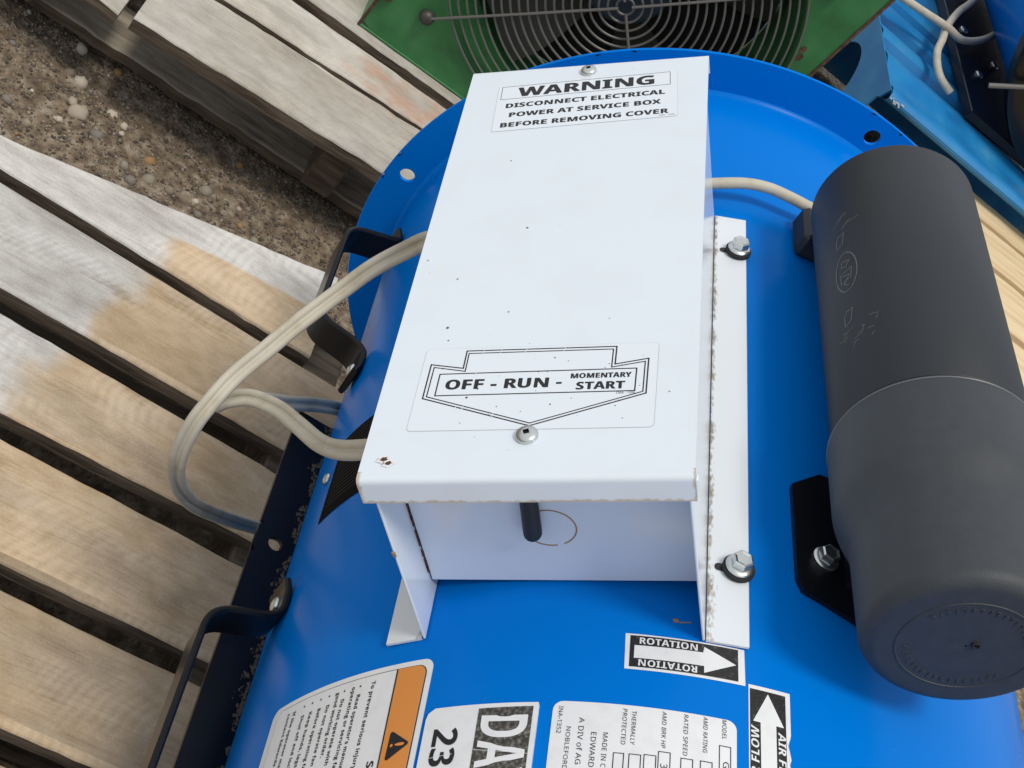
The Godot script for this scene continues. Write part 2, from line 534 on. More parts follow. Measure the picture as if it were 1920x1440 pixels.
func make_materials() -> void:
	M.blue = mat(lin(0.0, 0.164, 0.62), 0.22)
	M.blue.metallic_specular = 0.17
	M.blue.roughness_texture = ntex(0.012, 5, 512, [[0.0, Color(0.7, 0.7, 0.7)], [0.6, Color(0.85, 0.85, 0.85)], [1.0, Color(1, 1, 1)]])
	M.blue.roughness = 0.3
	bump(M.blue, ntex(0.02, 3, 256, [], 1.2, 2), 0.10)
	triplanar(M.blue, 6.0)
	M.blue_scratch = mat(lin(0.03, 0.20, 0.60), 0.5)
	M.white = mat(lin(0.70, 0.77, 0.85), 0.16)
	bump(M.white, ntex(0.05, 8, 256, [], 1.5, 3), 0.06)
	triplanar(M.white, 10.0)
	M.zinc = mat(lin(0.62, 0.65, 0.64), 0.30, 1.0)
	M.zinc_dark = mat(lin(0.10, 0.11, 0.12), 0.4, 1.0)
	M.rubber = mat(lin(0.012, 0.012, 0.013), 0.75)
	M.black_steel = mat(lin(0.0055, 0.0065, 0.0095), 0.3)
	M.black_steel.metallic_specular = 0.4
	M.black_steel.albedo_texture = ntex(0.03, 11, 256, [[0.0, Color(1, 1, 1)], [0.62, Color(1, 1, 1)], [0.8, Color(2.0, 1.9, 1.8) * 0.5], [1.0, Color(1, 1, 1)]])
	bump(M.black_steel, ntex(0.06, 12, 256, [], 2.0), 0.12)
	triplanar(M.black_steel, 7.0)
	M.dust = mat(lin(0.10, 0.078, 0.058), 0.95)
	M.plastic = mat(lin(0.0115, 0.016, 0.0225), 0.55)
	bump(M.plastic, ntex(0.12, 21, 512, [], 5.0, 3), 0.16)
	triplanar(M.plastic, 16.0)
	M.cap_plastic = mat(lin(0.037, 0.044, 0.053), 0.58)
	M.cap_plastic.albedo_texture = ntex(0.006, 24, 512, [[0.0, Color(0.90, 0.90, 0.91)], [0.5, Color(0.95, 0.95, 0.95)], [0.8, Color(0.99, 0.985, 0.98)], [1.0, Color(1, 0.99, 0.97)]], 0.0, 6)
	M.cap_plastic.normal_enabled = true
	M.cap_plastic.normal_texture = ntex(0.10, 22, 512, [], 7.0, 4); M.cap_plastic.normal_scale = 0.2
	triplanar(M.cap_plastic, 24.0)
	M.scuff = mat(lin(0.15, 0.145, 0.14), 0.8)
	M.label_print = mat(lin(0.028, 0.028, 0.028), 0.6)
	M.label_black = mat(lin(0.006, 0.006, 0.007), 0.75)
	M.label_black.metallic_specular = 0.15
	M.cord = mat(lin(0.55, 0.525, 0.455), 0.6)
	M.cord.albedo_texture = ntex(0.02, 31, 256, [[0.0, Color(0.86, 0.82, 0.74)], [0.35, Color(0.96, 0.95, 0.92)], [1.0, Color(1, 1, 1)]])
	triplanar(M.cord, 9.0)
	M.paper = mat(lin(0.76, 0.78, 0.80), 0.42)
	M.paper.albedo_texture = ntex(0.015, 41, 256, [[0.0, Color(0.955, 0.955, 0.96)], [0.5, Color(1, 1, 1)], [1.0, Color(0.985, 0.99, 1.0)]])
	triplanar(M.paper, 14.0)
	M.film = mat(lin(0.70, 0.77, 0.85), 0.12)
	M.film_edge = mat(lin(0.50, 0.52, 0.55), 0.3)
	M.ink = mat(lin(0.008, 0.008, 0.011), 0.5)
	M.ink_worn = mat(Color(1, 1, 1), 0.5)
	M.ink_worn.albedo_texture = ntex(0.05, 43, 512, [[0.0, lin(0.010, 0.010, 0.011)], [0.60, lin(0.014, 0.014, 0.015)], [0.74, lin(0.035, 0.034, 0.032)], [0.86, lin(0.09, 0.088, 0.08)], [1.0, lin(0.25, 0.24, 0.22)]], 0.0, 5)
	triplanar(M.ink_worn, 14.0)
	M.ink_scratched = mat(Color(1, 1, 1), 0.5)
	M.ink_scratched.albedo_texture = ntex(0.06, 44, 512, [[0.0, lin(0.015, 0.014, 0.013)], [0.35, lin(0.035, 0.033, 0.028)], [0.55, lin(0.085, 0.08, 0.068)], [0.75, lin(0.17, 0.16, 0.14)], [1.0, lin(0.3, 0.29, 0.26)]], 0.0, 5)
	triplanar(M.ink_scratched, 12.0)
	M.orange = mat(lin(0.68, 0.26, 0.055), 0.42)
	M.rust = mat(lin(0.10, 0.035, 0.015), 0.9)
	M.rust_pale = mat(lin(0.34, 0.22, 0.13), 0.9)
	M.green = mat(Color(1, 1, 1), 0.5)
	M.green.albedo_texture = ntex(0.012, 51, 512, [[0.0, lin(0.026, 0.13, 0.042)], [0.5, lin(0.034, 0.18, 0.056)], [0.8, lin(0.046, 0.20, 0.07)], [0.95, lin(0.06, 0.21, 0.085)], [1.0, lin(0.10, 0.10, 0.05)]], 0.0, 5)
	triplanar(M.green, 3.0)
	M.green_dark = mat(lin(0.010, 0.045, 0.018), 0.7)
	M.rusty = mat(Color(1, 1, 1), 0.85)
	M.rusty.albedo_texture = ntex(0.04, 52, 256, [[0.0, lin(0.03, 0.014, 0.008)], [0.5, lin(0.09, 0.045, 0.028)], [1.0, lin(0.16, 0.10, 0.07)]])
	triplanar(M.rusty, 8.0)
	M.wire = mat(lin(0.17, 0.165, 0.16), 0.5, 0.5)
	M.stud = mat(lin(0.075, 0.07, 0.065), 0.5, 0.5)
	M.blue_old = mat(Color(1, 1, 1), 0.38)
	M.blue_old.albedo_texture = ntex(0.008, 61, 512, [[0.0, lin(0.006, 0.13, 0.33)], [0.45, lin(0.010, 0.18, 0.46)], [0.75, lin(0.025, 0.23, 0.50)], [0.93, lin(0.09, 0.28, 0.45)], [1.0, lin(0.16, 0.22, 0.27)]], 0.0, 4)
	triplanar(M.blue_old, 1.4)
	M.lumber = mat(Color(1, 1, 1), 0.7)
	M.lumber.albedo_texture = ntex(0.012, 71, 512, [[0.0, lin(0.50, 0.36, 0.19)], [0.5, lin(0.66, 0.51, 0.31)], [1.0, lin(0.74, 0.61, 0.41)]])
	M.lumber.uv1_triplanar = true; M.lumber.uv1_scale = Vector3(0.6, 8.0, 8.0)
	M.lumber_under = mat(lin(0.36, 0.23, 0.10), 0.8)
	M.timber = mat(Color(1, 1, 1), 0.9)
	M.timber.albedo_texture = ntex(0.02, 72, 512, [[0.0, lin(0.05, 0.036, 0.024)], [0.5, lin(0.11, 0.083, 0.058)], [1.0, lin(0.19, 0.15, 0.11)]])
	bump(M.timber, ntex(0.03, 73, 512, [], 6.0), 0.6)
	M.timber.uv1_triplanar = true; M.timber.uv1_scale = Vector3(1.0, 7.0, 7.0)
	M.timber_grey = mat(Color(1, 1, 1), 0.9)
	M.timber_grey.albedo_texture = ntex(0.02, 74, 512, [[0.0, lin(0.15, 0.13, 0.10)], [0.5, lin(0.31, 0.27, 0.215)], [1.0, lin(0.42, 0.38, 0.32)]])
	bump(M.timber_grey, ntex(0.03, 75, 512, [], 6.0), 0.6)
	M.timber_grey.uv1_triplanar = true; M.timber_grey.uv1_scale = Vector3(1.0, 7.0, 7.0)
	M.dark_inside = mat(lin(0.012, 0.012, 0.012), 0.9)

# ---------------------------------------------------------------- ground
func make_ground() -> void:
	var soil := mat(Color(1, 1, 1), 1.0)
	soil.albedo_texture = ntex(0.02, 81, 1024, [[0.0, lin(0.055, 0.039, 0.025)], [0.35, lin(0.15, 0.112, 0.076)], [0.6, lin(0.24, 0.188, 0.132)], [0.85, lin(0.36, 0.31, 0.245)], [1.0, lin(0.36, 0.31, 0.26)]], 0.0, 6)
	bump(soil, ntex(0.05, 82, 1024, [], 10.0, 6), 1.0)
	triplanar(soil, 2.2)
	var hn := noise(9.0, 83, 5)
	var wide := noise(1.2, 84, 3)
	var hgt := func(x: float, z: float) -> float:
		var k := clampf(1.0 - maxf(absf(x) - 2.0, absf(z + 1.0) - 2.5), 0.0, 1.0)
		return GROUND - 0.006 + (hn.get_noise_2d(x, z) * 0.008 + wide.get_noise_2d(x, z) * 0.012) * k
	var xs := []
	var zs := []
	for v in [-60.0, -20.0, -6.0, -2.5]: xs.append(v)
	for i in 221: xs.append(-1.2 + i * 0.012)
	for v in [2.0, 3.0, 8.0, 25.0, 60.0]: xs.append(v)
	for v in [-60.0, -20.0, -8.0, -4.0]: zs.append(v)
	for i in 181: zs.append(-2.1 + i * 0.012)
	for v in [0.4, 1.0, 3.0, 10.0, 60.0]: zs.append(v)
	var mb := MB.new()
	for j in zs.size() - 1:
		for i in xs.size() - 1:
			var p := []
			var nn := []
			for q in [[i, j], [i + 1, j], [i + 1, j + 1], [i, j + 1]]:
				var x: float = xs[q[0]]
				var z: float = zs[q[1]]
				p.append(Vector3(x, hgt.call(x, z), z))
			var m: Vector3 = -(p[1] - p[0]).cross(p[3] - p[0]).normalized()
			if m.y < 0.0: m = -m
			mb.quad(p[0], p[1], p[2], p[3], m)
	var g := one("ground", mb, soil, self)
	g.set_meta("kind", "structure")
	g.set_meta("label", "brown packed dirt and gravel between the pallets"); 
	# stones that can be picked out
	var cols := [lin(0.40, 0.345, 0.28), lin(0.28, 0.25, 0.20), lin(0.24, 0.20, 0.15), lin(0.52, 0.46, 0.38), lin(0.32, 0.20, 0.09), lin(0.21, 0.19, 0.165)]
	var sms := []
	for c in cols:
		var m := mat(c, 0.85)
		sms.append(m)
	var shapes := []
	for k in 5:
		var sn := noise(0.9, 200 + k, 2)
		var sp := MB.new()
		var at := func(a: float, b: float) -> Vector3:
			var d := Vector3(cos(a) * cos(b), sin(b), sin(a) * cos(b))
			return d * (1.0 + 0.35 * sn.get_noise_3dv(d * 1.6)) * Vector3(1.0, 0.55 + 0.1 * k, 0.62 + 0.07 * k)
		for i in 9:
			for j in 6:
				var a0 := TAU * i / 9
				var a1 := TAU * (i + 1) / 9
				var b0 := -PI / 2 + PI * j / 6
				var b1 := -PI / 2 + PI * (j + 1) / 6
				var q := [at.call(a0, b0), at.call(a1, b0), at.call(a1, b1), at.call(a0, b1)]
				if j > 0: sp.tri(q[0], q[1], q[2], q[0].normalized(), q[1].normalized(), q[2].normalized())
				if j < 5: sp.tri(q[0], q[2], q[3], q[0].normalized(), q[2].normalized(), q[3].normalized())
		var am := ArrayMesh.new()
		var ar := []
		ar.resize(Mesh.ARRAY_MAX)
		ar[Mesh.ARRAY_VERTEX] = sp.v; ar[Mesh.ARRAY_NORMAL] = sp.n
		am.add_surface_from_arrays(Mesh.PRIMITIVE_TRIANGLES, ar)
		shapes.append(am)
	# the larger stones of the strip, where they lie
	var big := [[-0.499, -0.79, 0.019, 0, 0.6], [-0.512, -0.765, 0.009, 3, 0.2], [-0.469, -0.822, 0.011, 3, 0.1], [-0.41, -0.791, 0.0135, 4, 0.5], [-0.40, -0.765, 0.014, 1, 1.1], [-0.585, -0.735, 0.014, 3, 0.9], [-0.51, -0.80, 0.012, 0, 2.0], [-0.47, -0.775, 0.013, 5, 0.4], [-0.45, -0.80, 0.008, 3, 1.0], [-0.34, -0.80, 0.016, 1, 0.7], [-0.345, -0.775, 0.007, 3, 0.6], [-0.29, -0.70, 0.012, 5, 0.0], [-0.255, -0.70, 0.010, 0, 0.4], [-0.31, -0.745, 0.013, 2, 0.2], [-0.53, -0.845, 0.012, 2, 0.5], [-0.22, -0.65, 0.009, 3, 0.4]]
	for b in big: add_stone(g, shapes[rng.randi() % 5], sms[b[3]], Vector3(b[0], hgt.call(b[0], b[1]) - b[2] * 0.16, b[1]), b[2] * 0.72, b[4])
	for i in 170:
		var x := rng.randf_range(-0.8, 0.0)
		var z := rng.randf_range(-0.93, -0.60)
		var s := 0.0025 + 0.006 * pow(rng.randf(), 2.6)
		add_stone(g, shapes[rng.randi() % 5], sms[rng.randi() % 6], Vector3(x, hgt.call(x, z) + s * 0.1, z), s, rng.randf() * TAU)
	for i in 60:
		var x := rng.randf_range(0.15, 0.75)
		var z := rng.randf_range(-1.7, -1.05)
		var s := 0.006 + 0.012 * pow(rng.randf(), 2.0)
		add_stone(g, shapes[rng.randi() % 5], sms[rng.randi() % 6], Vector3(x, hgt.call(x, z) + s * 0.1, z), s, rng.randf() * TAU)
	# grit that nobody could count
	var mm := MultiMesh.new()
	mm.transform_format = MultiMesh.TRANSFORM_3D
	mm.use_colors = true
	mm.mesh = shapes[0].duplicate()
	var gm := mat(Color(1, 1, 1), 0.95)
	gm.vertex_color_use_as_albedo = true
	mm.mesh.surface_set_material(0, gm)
	mm.instance_count = 22000
	for i in 22000:
		var x := rng.randf_range(-0.85, 0.05)
		var z := rng.randf_range(-1.0, -0.55)
		if i > 20000:
			x = rng.randf_range(0.1, 0.8); z = rng.randf_range(-1.8, -1.0)
		var s := 0.0008 + 0.0022 * pow(rng.randf(), 2.0)
		var bs := Basis.from_euler(Vector3(rng.randf() * 0.8, rng.randf() * TAU, rng.randf() * 0.8)).scaled(Vector3.ONE * s)
		mm.set_instance_transform(i, Transform3D(bs, Vector3(x, hgt.call(x, z) + s * 0.2, z)))
		var k := 0.08 + 0.27 * pow(rng.randf(), 2.2)
		mm.set_instance_color(i, Color(k, k * rng.randf_range(0.76, 0.92), k * rng.randf_range(0.56, 0.8)))
	var mi := MultiMeshInstance3D.new()
	mi.name = "grit"
	mi.multimesh = mm
	mi.set_meta("kind", "stuff")
	g.add_child(mi, true)

func add_stone(g: Node, mesh: Mesh, m: Material, at: Vector3, s: float, turn: float) -> void:
	var o := MeshInstance3D.new()
	o.name = "stone"
	o.mesh = mesh
	o.material_override = m
	o.transform = Transform3D(Basis(Vector3.UP, turn).scaled(Vector3.ONE * s), at)
	g.add_child(o, true)

# ---------------------------------------------------------------- pallets
# a board along x whose far and near edges run from (x0) to (x1); its arrises are worn
func board(called: String, x0: float, x1: float, far0: float, far1: float, near0: float, near1: float, top: float, th: float, m: Material, parent: Node, org: Vector2, size: Vector2, rough := 0.0012, ragged := 0.0) -> MeshInstance3D:
	var mb := MB.new()
	var sd := MB.new()
	var k := int(ceil((x1 - x0) / 0.012))
	var nz := noise(30.0, rng.randi() % 9999, 3)
	var rows := []
	for i in k + 1:
		var t := float(i) / k
		var x := lerpf(x0, x1, t)
		var zf := lerpf(far0, far1, t) + nz.get_noise_2d(x, 1.0) * rough - ragged * maxf(0.0, nz.get_noise_2d(x * 2.5, 5.0)) * 1.6
		var zn := lerpf(near0, near1, t) + nz.get_noise_2d(x, 9.0) * rough
		var yy := top + nz.get_noise_2d(x * 0.3, 20.0) * rough
		var c := 0.0022 + 0.0012 * nz.get_noise_2d(x, 30.0)
		rows.append([Vector3(x, yy - th, zf), Vector3(x, yy - c, zf - 0.0003), Vector3(x, yy - c * 0.3, zf + c * 0.35), Vector3(x, yy, zf + c), Vector3(x, yy + 0.0004, lerpf(zf, zn, 0.5)), Vector3(x, yy, zn - c), Vector3(x, yy - c * 0.3, zn - c * 0.35), Vector3(x, yy - c, zn + 0.0003), Vector3(x, yy - th, zn)])
	var uvof := func(p: Vector3) -> Vector2: return Vector2((p.x - org.x) / size.x, (p.z + (p.y - top) * 0.7 - org.y) / size.y)
	for i in k:
		for j in 8:
			var a: Vector3 = rows[i][j]
			var b: Vector3 = rows[i + 1][j]
			var c: Vector3 = rows[i + 1][j + 1]
			var d: Vector3 = rows[i][j + 1]
			var hint := Vector3(0, 0, -1) if j == 0 else (Vector3(0, 0, 1) if j == 7 else Vector3(0, 1, (j - 3.5) * 0.3))
			var nn := (c - a).cross(d - b).normalized()
			if nn.dot(hint) < 0.0: nn = -nn
			(sd if j == 0 or j == 7 else mb).quad(a, b, c, d, nn, uvof.call(a), uvof.call(b), uvof.call(c), uvof.call(d))
		sd.flat_quad(rows[i][0], rows[i + 1][0], rows[i + 1][8], rows[i][8], Vector3(0, -1, 0))
	for e in [0, k]:
		for j in 7:
			var a: Vector3 = rows[e][0]
			var b: Vector3 = rows[e][j + 1]
			var c: Vector3 = rows[e][j + 2] if j + 2 < 9 else rows[e][8]
			var nn := Vector3(-1 if e == 0 else 1, 0, 0)
			mb.tri(a, b, c, nn, nn, nn, uvof.call(a), uvof.call(b), uvof.call(c))
	return commit(called, [[mb, m], [sd, m if m == M.lumber else M.timber]], parent, true)  # side faces in darker timber: shade of the gaps put into the colour

func make_pallets() -> void:
	# the pallet that carries the blue fan
	var p := thing("wooden_pallet", "grey and tan slatted wooden pallet carrying the blue fan, at left", "pallet", Vector3(0, 0, 0))
	var bn := noise(6.0, 401, 4)
	var tone := func(x: float, z: float) -> float:
		var nz := bn.get_noise_2d(x, z)
		var edge := -0.395 + 0.07 * nz - 0.30 * maxf(0.0, z + 0.33)
		if z < -0.505: edge = -0.375 + maxf(0.0, -0.552 - z) * 9.0 + 0.05 * nz
		return smoothstep(-0.02, 0.022, x - edge) * (0.97 + 0.1 * nz)
	var org := Vector2(-0.76, -0.66)
	var size := Vector2(0.82, 0.82)
	var maps := wood_maps(1240, 1240, org, size, 402, tone, 0.1115, -0.6235, [lin(0.10, 0.090, 0.076), lin(0.345, 0.333, 0.308)], [lin(0.115, 0.060, 0.022), lin(0.30, 0.172, 0.078), lin(0.080, 0.045, 0.020), lin(0.255, 0.156, 0.078)])
	M.deck = mat(Color(1, 1, 1), 0.9)
	M.deck.metallic_specular = 0.2
	M.deck.albedo_texture = maps[0]
	bump(M.deck, maps[1], 0.8)
	var eds := [[-0.557, -0.630, -0.514, -0.509], [-0.499, -0.494, -0.396, -0.394], [-0.373, -0.366, -0.285, -0.290], [-0.265, -0.262, -0.169, -0.171], [-0.150, -0.149, -0.058, -0.060], [-0.036, -0.036, 0.056, 0.056], [0.080, 0.080, 0.170, 0.170], [0.195, 0.195, 0.285, 0.285]]
	for i in eds.size():
		var e = eds[i]
		var x0 := -0.748 + rng.randf_range(-0.006, 0.006)
		# edges are known near x = -0.5 and x = -0.2
		var f0: float = lerpf(e[0], e[1], (x0 + 0.5) / 0.3)
		var f1: float = lerpf(e[0], e[1], (0.40 + 0.5) / 0.3) if i > 0 else -0.64
		var n0: float = lerpf(e[2], e[3], (x0 + 0.5) / 0.3)
		var n1: float = lerpf(e[2], e[3], (0.40 + 0.5) / 0.3)
		if i == 0:
			board("deck_board", x0, -0.2, f0, e[1], n0, e[3], DECK, 0.017, M.deck, p, org, size, 0.0008, 0.0012)
		else:
			board("deck_board", x0, 0.40, f0, f1, n0, n1, DECK + rng.randf_range(-0.001, 0.0), 0.017, M.deck, p, org, size, 0.0006)
	for x in [-0.72, -0.18, 0.38]:
		var mb := MB.new()
		box(mb, Transform3D(Basis.IDENTITY, Vector3(x, DECK - 0.0625, -0.14)), Vector3(0.04, 0.088, 0.86), 0.002)
		one("stringer", mb, M.timber, p)
	for z in [-0.50, -0.14, 0.22]:
		var mb := MB.new()
		box(mb, Transform3D(Basis.IDENTITY, Vector3(-0.175, DECK - 0.116, z)), Vector3(1.13, 0.016, 0.09), 0.002)
		one("bottom_board", mb, M.timber, p)
	# the older pallet behind the strip of dirt
	var q := thing("wooden_pallet", "weathered grey wooden pallet with a reddish stain under the green fan", "pallet", Vector3(0, 0, 0))
	var org2 := Vector2(-0.75, -1.24)
	var size2 := Vector2(1.1, 0.46)
	var tone2 := func(x: float, z: float) -> float:
		return clampf(0.30 + 0.7 * bn.get_noise_2d(x * 0.8 + 3.0, z), 0.0, 1.0)
	var maps2 := wood_maps(900, 380, org2, size2, 440, tone2, 0.105, -1.03, [lin(0.11, 0.098, 0.078), lin(0.28, 0.255, 0.212)], [lin(0.09, 0.066, 0.042), lin(0.25, 0.20, 0.14), lin(0.07, 0.055, 0.04), lin(0.22, 0.185, 0.145)], 0.4)
	var im: Image = maps2[0].get_image()
	var sn := noise(22.0, 441, 4)
	for j in 380:
		for i in 900:
			var x := org2.x + size2.x * i / 900.0
			var z := org2.y + size2.y * j / 380.0
			var d := Vector2((x + 0.205) / 0.075, (z + 0.985) / 0.045).length() + sn.get_noise_2d(x, z) * 1.1
			if d < 1.0:
				var c := im.get_pixel(i, j)
				im.set_pixel(i, j, c.lerp(Color(0.74, 0.56, 0.47), (1.0 - d) * 0.6))
	M.deck_old = mat(Color(1, 1, 1), 0.9)
	M.deck_old.metallic_specular = 0.2
	M.deck_old.albedo_texture = img_tex(im)
	bump(M.deck_old, maps2[1], 0.9)
	board("deck_board", -0.50, 0.46, -0.915, -0.990, -0.806, -0.872, DECK, 0.018, M.deck_old, q, org2, size2, 0.0016, 0.0015)
	board("deck_board", -0.72, 0.46, -1.012, -1.030, -0.917, -0.996, DECK - 0.003, 0.017, M.deck_old, q, org2, size2, 0.0012)
	board("deck_board", -0.72, 0.46, -1.145, -1.145, -1.036, -1.040, DECK, 0.017, M.deck_old, q, org2, size2, 0.0012)
	board("deck_board", -0.72, 0.46, -1.27, -1.27, -1.17, -1.17, DECK, 0.017, M.deck_old, q, org2, size2, 0.0012)
	board("deck_board", -0.72, 0.46, -1.40, -1.40, -1.30, -1.30, DECK, 0.017, M.deck_old, q, org2, size2, 0.0012)
	# broken stub of a lower board at the left end
	var sb := board("broken_board", -0.72, -0.515, -0.905, -0.905, -0.84, -0.815, DECK - 0.012, 0.016, M.deck_old, q, org2, size2, 0.004, 0.004)
	sb.set_meta("label", "short splintered board end at the pallet's corner")
	for x in [-0.62, -0.235, 0.36]:
		var mb := MB.new()
		box(mb, Transform3D(Basis.IDENTITY, Vector3(x, DECK - 0.0625, -1.15)), Vector3(0.038, 0.087, 0.58), 0.003)
		one("stringer", mb, M.timber, q)
	for z in [-0.925, -1.2]:
		var bb := board("bottom_board", -0.85, 0.46, z - 0.04, z - 0.04, z + 0.04, z + 0.036, DECK - 0.108, 0.016, M.timber_grey, q, org2, size2, 0.003, 0.002)
	# pale new pallet at the right
	var y := thing("lumber_pallet", "pale new yellow lumber pallet at right, under the blue ribbed housing", "pallet", Vector3(0, 0, 0))
	var ez := [[-1.60, -1.530], [-1.512, -1.397], [-1.378, -1.235], [-1.214, -1.085], [-1.066, -0.95]]
	for e in ez:
		board("deck_board", 0.60, 1.75, e[0], e[0] + 0.01, e[1], e[1] + 0.006, 0.15, 0.022, M.lumber, y, Vector2.ZERO, Vector2.ONE, 0.0012)
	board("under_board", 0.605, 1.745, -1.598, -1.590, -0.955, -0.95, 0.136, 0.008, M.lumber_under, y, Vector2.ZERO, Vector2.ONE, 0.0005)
	for x in [0.66, 1.15, 1.68]:
		var mb := MB.new()
		box(mb, Transform3D(Basis.IDENTITY, Vector3(x, 0.001, -1.28)), Vector3(0.09, 0.253, 0.64), 0.003)
		one("stringer", mb, M.lumber, y)

# ---------------------------------------------------------------- the blue drum fan
func make_fan() -> void:
	var fan := thing("drum_fan", "glossy blue drum fan with white switch box and black canister, lying on the pallet", "fan", Vector3(0, AX, 0))
	fan.rotation.z = deg_to_rad(46.0)
	# shell
	var mb := MB.new()
	lathe(mb, [Vector2(R - 0.003, ZF), Vector2(R, ZF), Vector2(R, 0.0), Vector2(R, -0.2), Vector2(R, ZB + 0.009), Vector2(R + 0.0012, ZB + 0.0055), Vector2(R + 0.0045, ZB + 0.002), Vector2(R + 0.008, ZB + 0.001)], 160)
	lathe(mb, [Vector2(R - 0.003, ZB), Vector2(R - 0.003, ZF)], 160)
	one("drum", mb, M.blue, fan)
	for z in [ZB, ZF]:
		var fm := MB.new()
		flange_plate(fm, z, z + 0.003)
		one("flange", fm, M.blue, fan)
	# fan inside: motor hub and blades
	var hb := MB.new()
	lathe(hb, [Vector2(0.0005, -0.05), Vector2(0.06, -0.05), Vector2(0.07, -0.06), Vector2(0.07, -0.28), Vector2(0.06, -0.29), Vector2(0.0005, -0.29)], 40)
	one("motor", hb, M.black_steel, fan)
	for k in 4:
		var bl := MB.new()
		var a := TAU * k / 4
		for i in 8:
			var r0 := 0.065 + 0.16 * i / 8
			var r1 := 0.065 + 0.16 * (i + 1) / 8
			var tw0 := 0.9 - 0.5 * i / 8
			var tw1 := 0.9 - 0.5 * (i + 1) / 8
			var rd := Vector3(sin(a), cos(a), 0)
			var tg := Vector3(cos(a), -sin(a), 0)
			var d0 := (tg * cos(tw0) + Vector3(0, 0, sin(tw0))) * 0.05
			var d1 := (tg * cos(tw1) + Vector3(0, 0, sin(tw1))) * 0.055
			var o := Vector3(0, 0, -0.34)
			bl.flat_quad(rd * r0 - d0 + o, rd * r1 - d1 + o, rd * r1 + d1 + o, rd * r0 + d0 + o, Vector3(0, 0, 1))
		one("blade", bl, M.zinc, fan)
	make_box(fan)
	make_canister(fan)
	make_handles(fan)
	make_rail(fan)
	make_cords(fan)
	make_stickers(fan)

func flange_plate(mb: MB, z0: float, z1: float) -> void:
	# annulus with eight bolt holes, built as wedges
	var holes := 8
	var rh := 0.0062
	var rc := 0.2523
	var ri := R - 0.003
	for k in holes:
		var ac := deg_to_rad(-46.3 + 360.0 / holes * k)
		var hw := 0.055
		for face in [z0, z1]:
			var nn := Vector3(0, 0, -1 if face == z0 else 1)
			# wedge with a hole: ring between a circle and the wedge outline
			var n := 24
			var prev_o := Vector3.ZERO
			var prev_i := Vector3.ZERO
			for i in n + 1:
				var t := TAU * i / n
				var d := Vector2(cos(t), sin(t))
				# outline point in (angle, radius) box
				var bx := hw * rc
				var byo := RF - rc
				var byi := rc - ri
				var sc := 1e9
				if absf(d.x) > 1e-6: sc = minf(sc, bx / absf(d.x))
				if d.y > 1e-6: sc = minf(sc, byo / d.y)
				if d.y < -1e-6: sc = minf(sc, byi / -d.y)
				var o2 := d * sc
				var ang := ac + o2.x / rc
				var po := Vector3(sin(ang), cos(ang), 0) * (rc + o2.y) + Vector3(0, 0, face)
				var ang2 := ac + d.x * rh / rc
				var pi := Vector3(sin(ang2), cos(ang2), 0) * (rc + d.y * rh) + Vector3(0, 0, face)
				if i > 0: mb.quad(prev_i, prev_o, po, pi, nn)
				prev_o = po; prev_i = pi
		# hole wall
		var ctr := Vector3(sin(ac), cos(ac), 0) * rc
		var tx := Vector3(cos(ac), -sin(ac), 0)
		var ty := Vector3(sin(ac), cos(ac), 0)
		for i in 24:
			var t0 := TAU * i / 24
			var t1 := TAU * (i + 1) / 24
			var e0 := tx * cos(t0) + ty * sin(t0)
			var e1 := tx * cos(t1) + ty * sin(t1)
			mb.quad(ctr + e0 * rh + Vector3(0, 0, z0), ctr + e1 * rh + Vector3(0, 0, z0), ctr + e1 * rh + Vector3(0, 0, z1), ctr + e0 * rh + Vector3(0, 0, z1), -(e0 + e1).normalized())
		# plain part to the next hole
		var a0 := ac + hw
		var a1 := ac + TAU / holes - hw
		var sg := 24
		for i in sg:
			var t0 := lerpf(a0, a1, float(i) / sg)
			var t1 := lerpf(a0, a1, float(i + 1) / sg)
			var e0 := Vector3(sin(t0), cos(t0), 0)
			var e1 := Vector3(sin(t1), cos(t1), 0)
			for face in [z0, z1]:
				var f := Vector3(0, 0, face)
				mb.quad(e0 * ri + f, e1 * ri + f, e1 * RF + f, e0 * RF + f, Vector3(0, 0, -1 if face == z0 else 1))
	lathe(mb, [Vector2(RF, z1), Vector2(RF + 0.0006, (z0 + z1) * 0.5), Vector2(RF, z0)], 200)

